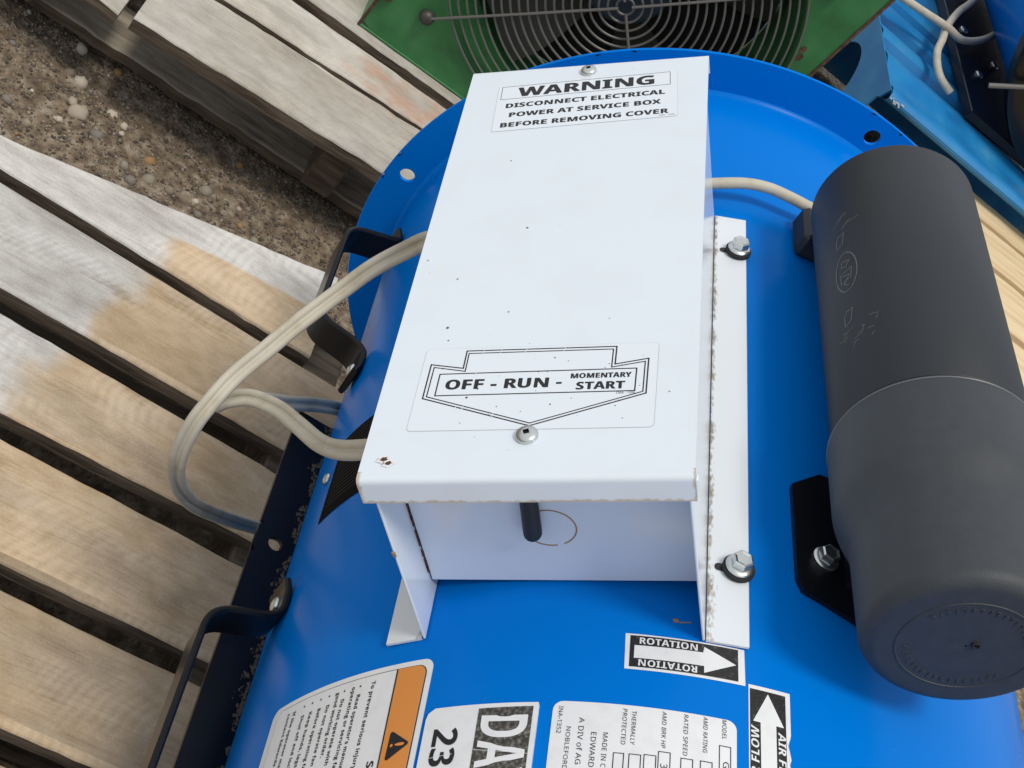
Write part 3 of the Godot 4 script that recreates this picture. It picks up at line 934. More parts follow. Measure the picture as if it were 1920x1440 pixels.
func make_box(fan: Node3D) -> void:
	var bx := MB.new()
	var top := LY - 0.0018
	var zf := -0.0042
	var zr := -0.327
	var xl := -0.0703
	var xr := 0.0638
	var th := 0.0013
	var yl := sqrt(R * R - xl * xl)
	var yr := sqrt(R * R - xr * xr)
	# side walls
	box(bx, Transform3D(Basis.IDENTITY, Vector3(xl + th * 0.5, (top + yl) * 0.5 + 0.001, (zf + zr) * 0.5)), Vector3(th, top - yl, zf - zr), 0.0004)
	box(bx, Transform3D(Basis.IDENTITY, Vector3(xr - th * 0.5, (top + yr) * 0.5 + 0.001, (zf + zr) * 0.5)), Vector3(th, top - yr, zf - zr), 0.0004)
	# rear wall
	box(bx, Transform3D(Basis.IDENTITY, Vector3((xl + xr) * 0.5, (top + R) * 0.5, zr + 0.002)), Vector3(xr - xl - 2 * th - 0.001, top - R - 0.002, th), 0.0004)
	# inner shelf under the switch
	var root := one("control_box", bx, M.white, fan)
	# recessed switch panel, its folded left edge a hair off the wall
	var pn := MB.new()
	box(pn, Transform3D(Basis.IDENTITY, Vector3((xl + xr) * 0.5 + 0.0002, (top + 0.2374) * 0.5, -0.0317)), Vector3(xr - xl - 2 * th - 0.0012, top - 0.2374, 0.0013), 0.0004)
	one("switch_panel", pn, M.white, root)
	var se := MB.new()
	for k in 14:
		var y0 := 0.243 + 0.1 * (k + rng.randf() * 0.5) / 14.0
		box(se, Transform3D(Basis.IDENTITY, Vector3(xl + th + 0.0003, y0, -0.0308)), Vector3(0.0008, 0.0045 + 0.004 * rng.randf(), 0.0008), 0.0001)
	var seam := one("rust_seam", se, M.rust, root)
	seam.set_meta("kind", "stuff")
	var ck := MB.new()
	box(ck, Transform3D(Basis(Vector3(1, 0, 0), 0.2), Vector3(xl + 0.0003, 0.2905, zf)), Vector3(0.0017, 0.0042, 0.0012), 0.0003)
	one("edge_chip", ck, M.rust_pale, root)
	# knockout: a cut ring with a small bridge
	var kp := []
	for i in 33:
		var t := -1.1 + (TAU - 0.30) * i / 32
		kp.append(Vector3(-0.0046 + cos(t) * 0.0124, 0.2765 + sin(t) * 0.0124, -0.0310))
	var kn := MB.new()
	sweep(kn, kp, ring_prof(0.00036, 6), Vector3(0, 0, 1))
	var kb := one("knockout", kn, M.rust_pale, root)
	# toggle lever
	var lv := MB.new()
	var pr := []
	for i in 7: pr.append(Vector2(0.0044 * sin(PI / 2 * i / 6.0), -0.0044 * cos(PI / 2 * i / 6.0)))
	pr.append(Vector2(0.0042, 0.018)); pr.append(Vector2(0.0034, 0.036)); pr.append(Vector2(0.0005, 0.036))
	var tip := Vector3(-0.0113, 0.2800, -0.0255)
	var ydir := Vector3(0.03, 0.99, -0.14).normalized()
	lathe(lv, pr, 20, Transform3D(Basis(Vector3(1, 0, 0), Vector3(1, 0, 0).cross(ydir) * -1.0, ydir), tip))
	one("switch_lever", lv, M.rubber_grey if M.has("rubber_grey") else M.plastic, root)
	# feet, bent out along the drum, dirty at the bend
	var im := Image.create(64, 768, false, Image.FORMAT_RGB8)
	var dn := noise(0.09, 501, 4)
	var dn2 := noise(0.02, 502, 3)
	for j in 768:
		for i in 64:
			var u := i / 63.0
			var base := lin(0.70, 0.75, 0.80)
			var d := clampf(0.75 - u * (9.0 - 5.4 * smoothstep(590.0, 768.0, j)) + dn.get_noise_2d(i * 2.0, j) * 0.9 + dn2.get_noise_2d(7.0, j * 1.5) * 0.9, 0.0, 1.0)
			var c := base.lerp(lin(0.20, 0.155, 0.11), d * 0.85)
			im.set_pixel(i, j, c)
	M.foot_paint = mat(Color(1, 1, 1), 0.3)
	M.foot_paint.albedo_texture = img_tex(im)
	for sgn in [-1.0, 1.0]:
		var ft := MB.new()
		var a0: float = asin((xr if sgn > 0 else -xl) / R) * sgn
		var n := 6
		var wdt := 0.0198 / R
		for i in n:
			var t0: float = a0 + sgn * wdt * i / n
			var t1: float = a0 + sgn * wdt * (i + 1) / n
			var e0 := Vector3(sin(t0), cos(t0), 0)
			var e1 := Vector3(sin(t1), cos(t1), 0)
			var ra := R + 0.0004
			var rb := R + 0.0018
			# flat tangent foot: lifts a little from the drum outward
			var l0 := 0.0010 * i / n * i / n
			var l1 := 0.0010 * (i + 1) / n * (i + 1) / n
			var z0 := zf
			var z1 := -0.3305
			var f0 := Vector3(0, 0, z0)
			var f1 := Vector3(0, 0, z1)
			var u0 := float(i) / n
			var u1 := float(i + 1) / n
			ft.quad(e0 * (rb + l0) + f0, e1 * (rb + l1) + f0, e1 * (rb + l1) + f1, e0 * (rb + l0) + f1, (e0 + e1).normalized(), Vector2(u0, 1), Vector2(u1, 1), Vector2(u1, 0), Vector2(u0, 0))
			ft.quad(e0 * (rb + l0) + f0, e1 * (rb + l1) + f0, e1 * (ra + l1) + f0, e0 * (ra + l0) + f0, Vector3(0, 0, 1), Vector2(0.9, 0.2), Vector2(0.95, 0.2), Vector2(0.95, 0.22), Vector2(0.9, 0.22))
			ft.quad(e0 * (rb + l0) + f1, e1 * (rb + l1) + f1, e1 * (ra + l1) + f1, e0 * (ra + l0) + f1, Vector3(0, 0, -1), Vector2(0.9, 0.2), Vector2(0.95, 0.2), Vector2(0.95, 0.22), Vector2(0.9, 0.22))
			if i == n - 1:
				ft.quad(e1 * (rb + l1) + f0, e1 * (ra + l1) + f0, e1 * (ra + l1) + f1, e1 * (rb + l1) + f1, Vector3(cos(t1), -sin(t1), 0) * sgn, Vector2(0.9, 0.2), Vector2(0.95, 0.2), Vector2(0.95, 0.7), Vector2(0.9, 0.7))
		var fo := one("mounting_foot", ft, M.foot_paint, root)
	# bead of the bend on the right wall
	for z in [-0.0474, -0.2956]:
		hex_bolt("mounting_bolt", drum_frame(19.2, z, 0.0026), 0.0094, true, root)
		# open end of the slot beside the bolt
		var sl := sheet(on_drum, 0.003)
		var sc := deg_to_rad(17.6) * R
		sh_poly(sl, rrect(sc - 0.0046, z - 0.0022, sc + 0.005, z + 0.0022, 0.002), M.ink_worn, 0.0023)
		commit("bolt_slot", sl.layers, root)
	dome_screw("side_screw", drum_frame(-49.4, -0.1737, 0.0), 0.004, fan, false)
	# lid: a folded sheet, with lips front and rear
	var pth := rounded([Vector3(0, LY - 0.0140, 0.0), Vector3(0, LY, 0.0), Vector3(0, LY, -0.3306), Vector3(0, LY - 0.012, -0.3306)], 0.0032, 6)
	var ld := MB.new()
	var lx0 := -0.0738
	var lx1 := 0.0662
	var un := 0.0
	var tot := 0.36
	for i in pth.size() - 1:
		var a: Vector3 = pth[i]
		var b: Vector3 = pth[i + 1]
		var na := lid_normal(pth, i)
		var nb := lid_normal(pth, i + 1)
		var l := a.distance_to(b)
		var q := [[lx0, a, na, un], [lx1, a, na, un], [lx1, b, nb, un + l], [lx0, b, nb, un + l]]
		for sd in [0.0, -0.0013]:
			var p := []
			for w in q: p.append(Vector3(w[0], w[1].y, w[1].z) + w[2] * sd)
			var sg := 1.0 if sd == 0.0 else -1.0
			ld.tri(p[0], p[1], p[2], q[0][2] * sg, q[1][2] * sg, q[2][2] * sg, Vector2(0, q[0][3] / tot), Vector2(1, q[1][3] / tot), Vector2(1, q[2][3] / tot))
			ld.tri(p[0], p[2], p[3], q[0][2] * sg, q[2][2] * sg, q[3][2] * sg, Vector2(0, q[0][3] / tot), Vector2(1, q[2][3] / tot), Vector2(0, q[3][3] / tot))
		for e in [[lx0, -1.0], [lx1, 1.0]]:
			ld.quad(Vector3(e[0], a.y, a.z), Vector3(e[0], b.y, b.z), Vector3(e[0], b.y, b.z) - nb * 0.0013, Vector3(e[0], a.y, a.z) - na * 0.0013, Vector3(e[1], 0, 0), Vector2(0.5, un / tot), Vector2(0.5, (un + l) / tot), Vector2(0.5, (un + l) / tot), Vector2(0.5, un / tot))
		un += l
	for e in [0, pth.size() - 1]:
		var a: Vector3 = pth[e]
		var na := lid_normal(pth, e)
		ld.quad(Vector3(lx0, a.y, a.z), Vector3(lx1, a.y, a.z), Vector3(lx1, a.y, a.z) - na * 0.0013, Vector3(lx0, a.y, a.z) - na * 0.0013, Vector3(0, -1, 0))
	var w := 512
	var h := 1200
	var li := Image.create(w, h, false, Image.FORMAT_RGB8)
	var c1 := noise(0.006, 511, 4)
	var c2 := noise(0.05, 512, 3)
	for j in h:
		for i in w:
			var c := lin(0.69, 0.765, 0.85)
			c = c.lerp(lin(0.64, 0.69, 0.74), clampf(c1.get_noise_2d(i, j) * 0.3, 0.0, 0.2))
			# rusty lower edge and ends of the lip
			if j < 60:
				var e := maxf(1.0 - j / 7.0, maxf(1.0 - i / 9.0, 1.0 - (w - 1 - i) / 6.0)) + c2.get_noise_2d(i, j) * 0.55 - 0.25
				c = c.lerp(lin(0.36, 0.24, 0.13), clampf(e, 0.0, 0.55))
			li.set_pixel(i, j, c)
	for k in 16:
		var sx := rng.randi() % w
		var sy := rng.randi() % h
		var sr := 0.5 + 1.4 * pow(rng.randf(), 3.0)
		spot(li, sx, sy, sr, lin(0.16, 0.13, 0.10))
	for s in [[85, 360, 2.6], [92, 330, 1.5], [190, 1040 - 430, 2.2], [130, 815, 1.6]]: spot(li, s[0], s[1], s[2], lin(0.05, 0.045, 0.04))
	M.lid_paint = mat(Color(1, 1, 1), 0.2)
	M.lid_paint.albedo_texture = img_tex(li)
	var lid := one("lid", ld, M.lid_paint, root)
	# folded tab at the right end of the front lip
	var tb := MB.new()
	box(tb, Transform3D(Basis.IDENTITY, Vector3(lx1 + 0.0003, LY - 0.0075, -0.0024)), Vector3(0.0012, 0.0105, 0.0032), 0.0004)
	one("lip_tab", tb, M.white, root)
	# chip in the paint
	var chp := sheet(func(s: float, z: float, hh: float) -> Vector3: return Vector3(s, LY + hh, z), 1.0)
	var chips := [[-0.0637, -0.0122, 0.0021, 0.0012], [-0.0612, -0.0098, 0.0017, 0.0012]]
	for ci in 2:
		var cc = chips[ci]
		var o := []
		var o2 := []
		for i in 12:
			var t := TAU * i / 12
			var rr := 1.0 + 0.35 * sin(i * 2.7 + ci) + 0.2 * sin(i * 5.1)
			o.append(Vector2(cc[0] + cos(t) * cc[2] * rr * 0.8, cc[1] + sin(t) * cc[3] * rr * 0.8))
			o2.append(Vector2(cc[0] + cos(t) * cc[2] * rr * 1.7, cc[1] + sin(t) * cc[3] * rr * 1.8))
		sh_poly(chp, o2, M.film_edge_pale if M.has("film_edge_pale") else M.paper, 0.00012 + 0.00003 * ci)
		sh_poly(chp, o, M.rust, 0.00025)
	commit("paint_chip", chp.layers, root)
	dome_screw("lid_screw", Transform3D(Basis.IDENTITY, Vector3(0.0706 - 0.0738, LY, -0.3205)), 0.0047, root)
	dome_screw("lid_screw", Transform3D(Basis.IDENTITY, Vector3(0.0697 - 0.0738, LY, -0.0242)), 0.0049, root)
	# sticker: switch positions
	var flat := func(s: float, z: float, hh: float) -> Vector3: return Vector3(s, LY + hh, z)
	var a := sheet(flat, 1.0)
	var ox := 0.0165 - 0.0738
	var oz := -0.0283
	var P := func(x: float, y: float) -> Vector2: return Vector2(ox + x, oz - y)
	sh_poly(a, rrect(ox - 0.0002, oz - 0.0522, ox + 0.1060, oz + 0.0002, 0.0022), M.film_edge, 0.0001)
	sh_poly(a, rrect(ox, oz - 0.0520, ox + 0.1057, oz, 0.0021), M.film, 0.00018)
	var outer := [P.call(0.0037, 0.0417), P.call(0.0190, 0.0387), P.call(0.0190, 0.0502), P.call(0.0872, 0.0502), P.call(0.0872, 0.0387), P.call(0.1017, 0.0418), P.call(0.1016, 0.0200), P.call(0.0534, 0.0019), P.call(0.0036, 0.0198)]
	var inner := [P.call(0.0054, 0.0398), P.call(0.0202, 0.0367), P.call(0.0202, 0.0485), P.call(0.0858, 0.0485), P.call(0.0858, 0.0368), P.call(0.1003, 0.0399), P.call(0.1002, 0.0211), P.call(0.0534, 0.0035), P.call(0.0052, 0.0209)]
	sh_line(a, outer, 0.00065, M.ink, 0.00026)
	sh_line(a, inner, 0.00055, M.ink, 0.00026)
	sh_line(a, [P.call(0.0089, 0.0352), P.call(0.0968, 0.0357), P.call(0.0967, 0.0217), P.call(0.0089, 0.0214)], 0.0006, M.ink, 0.00026)
	var ex := Vector2(1, 0)
	var ey := Vector2(0, -1)
	sh_text(a, "OFF", P.call(0.0128, 0.0252), ex, ey, 0.0170, 0.0060, M.ink, 0.00026, true, 0.0, 0.035)
	sh_text(a, "RUN", P.call(0.0394, 0.0252), ex, ey, 0.0193, 0.0059, M.ink, 0.00026, true, 0.0, 0.035)
	sh_poly(a, [P.call(0.0331, 0.0280), P.call(0.0358, 0.0280), P.call(0.0358, 0.0267), P.call(0.0331, 0.0267)], M.ink, 0.00026)
	sh_poly(a, [P.call(0.0622, 0.0282), P.call(0.0647, 0.0282), P.call(0.0647, 0.0270), P.call(0.0622, 0.0270)], M.ink, 0.00026)
	sh_text(a, "MOMENTARY", P.call(0.0684, 0.0303), ex, ey, 0.0263, 0.0030, M.ink, 0.00026, true, 0.0, 0.035)
	sh_text(a, "START", P.call(0.0713, 0.0233), ex, ey, 0.0209, 0.0045, M.ink, 0.00026, true, 0.0, 0.035)
	sh_text(a, "CMA - 1206", P.call(0.0889, 0.0200), ex, ey, 0.0080, 0.0013, M.ink, 0.00026, false)
	for k in 26:
		var c: Vector2 = P.call(rng.randf_range(0.004, 0.10), rng.randf_range(0.004, 0.05))
		var r := rng.randf_range(0.00012, 0.00034)
		sh_poly(a, ngon(c, r, 6), M.ink_worn, 0.0003)
	for s in [[0.0277, 0.0252, 0.00045], [0.0235, 0.0198, 0.0006], [0.060, 0.0440, 0.0004], [0.0610, 0.0145, 0.0004]]: sh_poly(a, ngon(P.call(s[0], s[1]), s[2], 8), M.ink, 0.0003)
	# flecks where the print has gone
	for s in [[0.0268, 0.0488, 0.3], [0.0350, 0.0495, 0.25], [0.0465, 0.0495, 0.4], [0.0640, 0.0497, 0.5], [0.0195, 0.0135, 0.6], [0.0225, 0.0128, 0.5], [0.0365, 0.0085, 0.5], [0.0255, 0.0353, 0.3]]:
		sh_line(a, [P.call(s[0] - 0.0003, s[1] - 0.0014), P.call(s[0] + 0.0003, s[1] + 0.0014)], 0.00035 * (0.5 + s[2]), M.film, 0.00034, false)
	commit("switch_sticker", a.layers, root)
	# sticker: warning, stuck on a little askew
	var ba := deg_to_rad(2.2)
	var bx0 := Vector2(0.0204 - 0.0738, -0.262)
	var fx := Vector2(cos(ba), -sin(ba))
	var fy := Vector2(-sin(ba), -cos(ba))
	var b := sheet(flat, 1.0)
	var Q := func(x: float, y: float) -> Vector2: return bx0 + fx * x + fy * y
	for e in [[0.0002, M.film_edge, 0.0001], [0.0, M.film, 0.00018]]:
		var rr := []
		for pt in rrect(-e[0], -0.0492 - e[0], 0.1037 + e[0], e[0], 0.0016): rr.append(Q.call(pt.x, -pt.y))
		sh_poly(b, rr, e[1], e[2])
	sh_line(b, [Q.call(0.0021, 0.0475), Q.call(0.0998, 0.0475), Q.call(0.0998, 0.0337), Q.call(0.0021, 0.0337)], 0.0003, M.ink, 0.00026)
	sh_text(b, "WARNING", Q.call(0.0120, 0.0357), fx, fy, 0.0785, 0.0094, M.ink, 0.00026, true, 0.0, 0.035)
	sh_text(b, "DISCONNECT ELECTRICAL", Q.call(0.0060, 0.0240), fx, fy, 0.0908, 0.0045, M.ink, 0.00026, true, 0.0, 0.035)
	sh_text(b, "POWER AT SERVICE BOX", Q.call(0.0088, 0.0140), fx, fy, 0.0857, 0.0045, M.ink, 0.00026, true, 0.0, 0.035)
	sh_text(b, "BEFORE REMOVING COVER", Q.call(0.0047, 0.0036), fx, fy, 0.0940, 0.0045, M.ink, 0.00026, true, 0.0, 0.035)
	sh_text(b, "CMA - 1209", Q.call(0.0935, 0.0013), fx, fy, 0.0085, 0.0010, M.ink, 0.00026, false)
	commit("warning_sticker", b.layers, root)

func ngon(c: Vector2, r: float, k: int) -> Array:
	var o := []
	for i in k: o.append(c + Vector2(cos(TAU * i / k), sin(TAU * i / k)) * r * (0.8 + 0.35 * fmod(i * 0.618, 1.0)))
	return o

func spot(im: Image, x: int, y: int, r: float, c: Color) -> void:
	var k := int(ceil(r)) + 1
	for j in range(-k, k + 1):
		for i in range(-k, k + 1):
			if x + i < 0 or y + j < 0 or x + i >= im.get_width() or y + j >= im.get_height(): continue
			var t := clampf(r + 0.5 - Vector2(i, j).length(), 0.0, 1.0)
			if t > 0.0: im.set_pixel(x + i, y + j, im.get_pixel(x + i, y + j).lerp(c, t * 0.9))

func lid_normal(p: Array, i: int) -> Vector3:
	var s := Vector3.ZERO
	if i > 0:
		var d: Vector3 = (p[i] - p[i - 1]).normalized()
		s += Vector3(0, -d.z, d.y)
	if i < p.size() - 1:
		var d: Vector3 = (p[i + 1] - p[i]).normalized()
		s += Vector3(0, -d.z, d.y)
	return s.normalized()

func make_canister(fan: Node3D) -> void:
	var axd := Vector3(0.0083, 0.0308, 1.0).normalized()
	var yb := (Vector3.UP - axd * axd.y).normalized()
	var X := Transform3D(Basis(yb.cross(axd), yb, axd), Vector3(0.1741, 0.2452, 0.0))
	var r := 0.0480
	var mb := MB.new()
	lathe(mb, [Vector2(r - 0.002, -0.100), Vector2(r - 0.002, -0.1108), Vector2(r - 0.0006, -0.1112), Vector2(r, -0.1120), Vector2(r, -0.314), Vector2(r - 0.0007, -0.3155), Vector2(r - 0.004, -0.316), Vector2(r - 0.0042, -0.30), Vector2(0.0005, -0.30)], 72, X)
	var can := one("canister", mb, M.plastic, fan)
	var cp := MB.new()
	var rc := 0.0505
	var rn := 0.0440
	var pr := [Vector2(0.0035, 0.0), Vector2(0.0045, 0.0018), Vector2(0.0275, 0.0062)]
	pr = [Vector2(0.0005, 0.0083), Vector2(0.030, 0.0087)]
	for i in 9:
		var t := PI / 2 * i / 8.0
		pr.append(Vector2(rn - 0.0075 + 0.0075 * sin(t), 0.0012 + 0.0075 * cos(t)))
	pr.append(Vector2(rn + 0.0002, -0.028))
	for i in 9:
		var t := float(i) / 8.0
		pr.append(Vector2(lerpf(rn + 0.0003, rc, t * t * (3.0 - 2.0 * t)), lerpf(-0.040, -0.068, t)))
	pr.append(Vector2(rc, -0.1062)); pr.append(Vector2(rc - 0.0003, -0.1070)); pr.append(Vector2(rc - 0.0010, -0.1076)); pr.append(Vector2(r - 0.0020, -0.1077))
	pr.reverse()
	lathe(cp, pr, 96, X)
	var cap := one("end_cap", cp, M.cap_plastic, can)
	# highlight along the cap's lip, put into the colour of an added pale ring
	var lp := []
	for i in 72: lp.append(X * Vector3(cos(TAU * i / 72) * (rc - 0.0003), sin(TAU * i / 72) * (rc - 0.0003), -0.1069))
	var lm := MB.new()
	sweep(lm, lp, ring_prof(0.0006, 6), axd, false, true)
	M.lip_glint = mat(lin(0.11, 0.118, 0.13), 0.4)
	one("lip_glint_ring", lm, M.lip_glint, can)
	# raised ring, lettering rub and the moulding pip on the cap's end
	var rp := []
	for i in 48: rp.append(X * Vector3(cos(TAU * i / 48) * 0.0290, sin(TAU * i / 48) * 0.0290, 0.0087))
	var rm := MB.new()
	sweep(rm, rp, ring_prof(0.00045, 6), axd, false, true)
	for k in 46:
		if k % 23 > 16: continue
		var a := TAU * k / 46
		var c := X * Transform3D(Basis(Vector3(0, 0, 1), a), Vector3(cos(a), sin(a), 0) * 0.0245 + Vector3(0, 0, 0.0088))
		box(rm, c, Vector3(0.0024, 0.0006 + 0.0005 * (k % 3), 0.0004), 0.0001)
		if k % 2 == 0: box(rm, c.translated_local(Vector3(0.0013, 0.0008, 0)), Vector3(0.0005, 0.002, 0.0004), 0.0001)
	one("moulded_ring", rm, M.cap_plastic, can)
	var pip := MB.new()
	lathe(pip, [Vector2(0.0022, 0.0083), Vector2(0.0021, 0.0092), Vector2(0.0014, 0.0095), Vector2(0.0011, 0.0086), Vector2(0.0003, 0.0085)], 16, X * Transform3D(Basis.IDENTITY, Vector3(0.004, 0.001, 0)))
	one("moulding_pip", pip, M.rubber, can)
	# rubbed print on the left of the barrel
	var onc := func(s: float, z: float, h: float) -> Vector3:
		var a := s / r
		return X * Vector3(sin(a) * (r + h), cos(a) * (r + h), z)
	var sh := sheet(onc, 0.003)
	var c0 := Vector2(-0.0385, -0.213)
	var ov := []
	for i in 24:
		if i == 9 or i == 15: continue
		ov.append(c0 + Vector2(cos(TAU * i / 24) * 0.0075, sin(TAU * i / 24) * 0.0165))
	sh_line(sh, ov, 0.0006, M.scuff, 0.0002)
	sh_line(sh, [c0 + Vector2(-0.002, -0.010), c0 + Vector2(0.003, -0.008), c0 + Vector2(0.0005, -0.004), c0 + Vector2(-0.003, -0.006)], 0.0005, M.scuff, 0.0002)
	sh_line(sh, [c0 + Vector2(-0.004, 0.0), c0 + Vector2(0.004, -0.001), c0 + Vector2(0.003, 0.007), c0 + Vector2(-0.004, 0.008)], 0.0005, M.scuff, 0.0002)
	sh_line(sh, [c0 + Vector2(-0.003, 0.002), c0 + Vector2(0.002, 0.004), c0 + Vector2(-0.002, 0.010), c0 + Vector2(0.001, 0.012)], 0.0005, M.scuff, 0.0002, false)
	for zc in [-0.243, -0.176]:
		var o := Vector2(-0.040, zc)
		sh_line(sh, [o + Vector2(-0.003, 0.006), o + Vector2(0.0015, 0.004), o + Vector2(0.003, -0.005), o + Vector2(0.001, -0.004), o + Vector2(-0.001, -0.005), o + Vector2(-0.003, -0.001)], 0.0005, M.scuff, 0.0002)
	for k in 16:
		var o := Vector2(-0.050 + 0.026 * rng.randf(), -0.160 + 0.018 * (rng.randf() - 0.5))
		sh_line(sh, [o, o + Vector2(rng.randf_range(0.001, 0.006), rng.randf_range(-0.004, 0.002))], 0.00035, M.scuff, 0.00015, false)
	for k in 6:
		var o := Vector2(-0.046 + 0.014 * rng.randf(), -0.262 + 0.01 * rng.randf())
		sh_line(sh, [o, o + Vector2(rng.randf_range(0.003, 0.007), rng.randf_range(-0.004, -0.001))], 0.0004, M.scuff, 0.00015, false)
	commit("rubbed_print", sh.layers, can)
	# bracket: plate on the drum near the cap, and a block near the far end
	var br := MB.new()
	var pl := [Vector2(0.1080, -0.112), Vector2(0.1090, -0.0520), Vector2(0.1120, -0.0455), Vector2(0.1420, -0.0370), Vector2(0.1500, -0.0370), Vector2(0.1500, -0.125), Vector2(0.1240, -0.125)]
	for sdir in [[0.0003, -1.0], [0.0038, 1.0]]:
		var sh2 := sheet(on_drum, 0.004)
		sh_poly(sh2, pl, M.black_steel, sdir[0])
		br.v.append_array(sh2.layers[0][0].v); br.n.append_array(sh2.layers[0][0].n); br.u.append_array(sh2.layers[0][0].u)
	for i in pl.size():
		var p: Vector2 = pl[i]
		var q: Vector2 = pl[(i + 1) % pl.size()]
		var hint := on_drum((p.x + q.x) * 0.5, (p.y + q.y) * 0.5, 0) - on_drum(0.13, -0.08, 0)
		br.flat_quad(on_drum(p.x, p.y, 0.0003), on_drum(q.x, q.y, 0.0003), on_drum(q.x, q.y, 0.0038), on_drum(p.x, p.y, 0.0038), hint)
	# web from the plate up to the canister
	box(br, drum_frame(36.4, -0.085, 0.012) * Transform3D(Basis.IDENTITY, Vector3.ZERO), Vector3(0.03, 0.022, 0.06), 0.002)
	var bk := one("canister_bracket", br, M.black_steel, fan)
	hex_bolt("bracket_bolt", drum_frame(30.2, -0.0683, 0.0038), 0.0092, false, bk)
	var b2 := MB.new()
	box(b2, drum_frame(33.5, -0.328, 0.009), Vector3(0.045, 0.018, 0.034), 0.003)
	one("canister_block", b2, M.plastic, fan)

func make_handles(fan: Node3D) -> void:
	var phi := -52.0
	for hz in [[-0.300, -0.414, 0.006], [0.075, -0.062, 0.018]]:
		var zn: float = hz[0]
		var zf: float = hz[1]
		var a := deg_to_rad(phi)
		var e := Vector3(sin(a), cos(a), 0)
		var tg := Vector3(cos(a), -sin(a), 0)
		var f := func(rr: float, z: float) -> Vector3: return e * rr + Vector3(0, 0, z)
		var ro := 0.2780
		var rb := R + 0.0024
		var pts := rounded([f.call(rb + 0.003, zn + 0.030), f.call(rb, zn + 0.022), f.call(rb, zn + 0.004), f.call(ro, zn - 0.006), f.call(ro, zf + 0.006), f.call(rb, zf - 0.004), f.call(rb, zf - 0.004 - hz[2]), f.call(rb + 0.003, zf - 0.010 - hz[2] * 1.1)], 0.0145, 9)
		var mb := MB.new()
		sweep(mb, pts, rect_prof(0.0042, 0.0275, 0.0013), tg)
		var h := one("strap_handle", mb, M.black_steel, fan)
		for z in ([zn + 0.018, zf - 0.018] if hz[2] > 0.01 else [zn + 0.018]):
			dome_screw("bolt", drum_frame(phi, z, 0.0042), 0.0052, h, false)

func make_rail(fan: Node3D) -> void:
	# angle iron along the drum, level in the world: built in world axes round the drum's axis and turned into the fan's frame
	var W := Transform3D(Basis(Vector3(0, 0, 1), deg_to_rad(-46.0)), Vector3.ZERO)
	var y := 0.2 - AX
	var x0 := -0.2485
	var x1 := -0.2205
	var z0 := -0.272
	var z1 := 0.19
	var th := 0.003
	var mb := MB.new()
	# top leg with slotted holes: strips between the holes
	var holes := [-0.158, 0.03]
	var ru := 0.0050
	var cx := (x0 + x1) * 0.5 + 0.0005
	var edges := [z0]
	for hz in holes: edges.append(hz - 0.012); edges.append(hz + 0.012)
	edges.append(z1)
	for i in edges.size() - 1:
		var a: float = edges[i]
		var b: float = edges[i + 1]
		if i % 2 == 0:
			box(mb, W * Transform3D(Basis.IDENTITY, Vector3((x0 + x1) * 0.5, y - th * 0.5, (a + b) * 0.5)), Vector3(x1 - x0, th, b - a), 0.0)
		else:
			var c := Vector3(cx, y, (a + b) * 0.5)
			for face in [0.0, -th]:
				var nn := W.basis * (Vector3.UP if face == 0.0 else Vector3.DOWN)
				var n := 24
				for k in n:
					var q := []
					for t in [TAU * k / n, TAU * (k + 1) / n]:
						var d := Vector2(cos(t), sin(t))
						var sc := 1e9
						if d.x > 1e-6: sc = minf(sc, (x1 - cx) / d.x)
						if d.x < -1e-6: sc = minf(sc, (x0 - cx) / d.x)
						if absf(d.y) > 1e-6: sc = minf(sc, 0.012 / absf(d.y))
						q.append(W * (c + Vector3(d.x * ru, face, d.y * ru)))
						q.append(W * (c + Vector3(d.x * sc, face, d.y * sc)))
					mb.quad(q[0], q[1], q[3], q[2], nn)
			for k in 24:
				var e0 := Vector3(cos(TAU * k / 24), 0, sin(TAU * k / 24))
				var e1 := Vector3(cos(TAU * (k + 1) / 24), 0, sin(TAU * (k + 1) / 24))
				mb.quad(W * (c + e0 * ru), W * (c + e1 * ru), W * (c + e1 * ru + Vector3(0, -th, 0)), W * (c + e0 * ru + Vector3(0, -th, 0)), W.basis * -(e0 + e1).normalized())
			for xx in [x0, x1]:
				mb.quad(W * Vector3(xx, y, a), W * Vector3(xx, y, b), W * Vector3(xx, y - th, b), W * Vector3(xx, y - th, a), W.basis * Vector3(signf(xx - cx), 0, 0))
	# upright leg against the drum
	box(mb, W * Transform3D(Basis.IDENTITY, Vector3(x1 + 0.0017, y - 0.014, (z0 + z1) * 0.5)), Vector3(0.003, 0.034, z1 - z0 - 0.004), 0.0008)
	var rail := one("angle_rail", mb, M.rail_paint if M.has("rail_paint") else M.black_steel, fan)
	# dust gathered in the corner of the angle
	var du := MB.new()
	var dn := noise(60.0, 611, 4)
	for i in 900:
		var z := z0 + (z1 - z0) * (i + rng.randf()) / 900.0
		var wv := clampf(dn.get_noise_1d(z * 0.6) * 1.1 + 0.45, 0.0, 1.0)
		if wv < 0.1: continue
		var c := Vector3(x1 - 0.0008 - pow(rng.randf(), 2.0) * 0.010 * wv, y + 0.0001, z)
		var r := 0.0003 + 0.0009 * pow(rng.randf(), 2.0)
		var q := []
		for k in 5: q.append(W * (c + Vector3(cos(TAU * k / 5) * r, 0.0002 + rng.randf() * 0.0002, sin(TAU * k / 5) * r * 1.6)))
		for k in range(1, 4): du.flat_quad(q[0], q[k], q[k + 1], q[0], W.basis * Vector3.UP) if false else du.tri(q[0], q[k], q[k + 1], W.basis * Vector3.UP, W.basis * Vector3.UP, W.basis * Vector3.UP)
	var d := one("dust", du, M.dust, rail)
	d.set_meta("kind", "stuff")

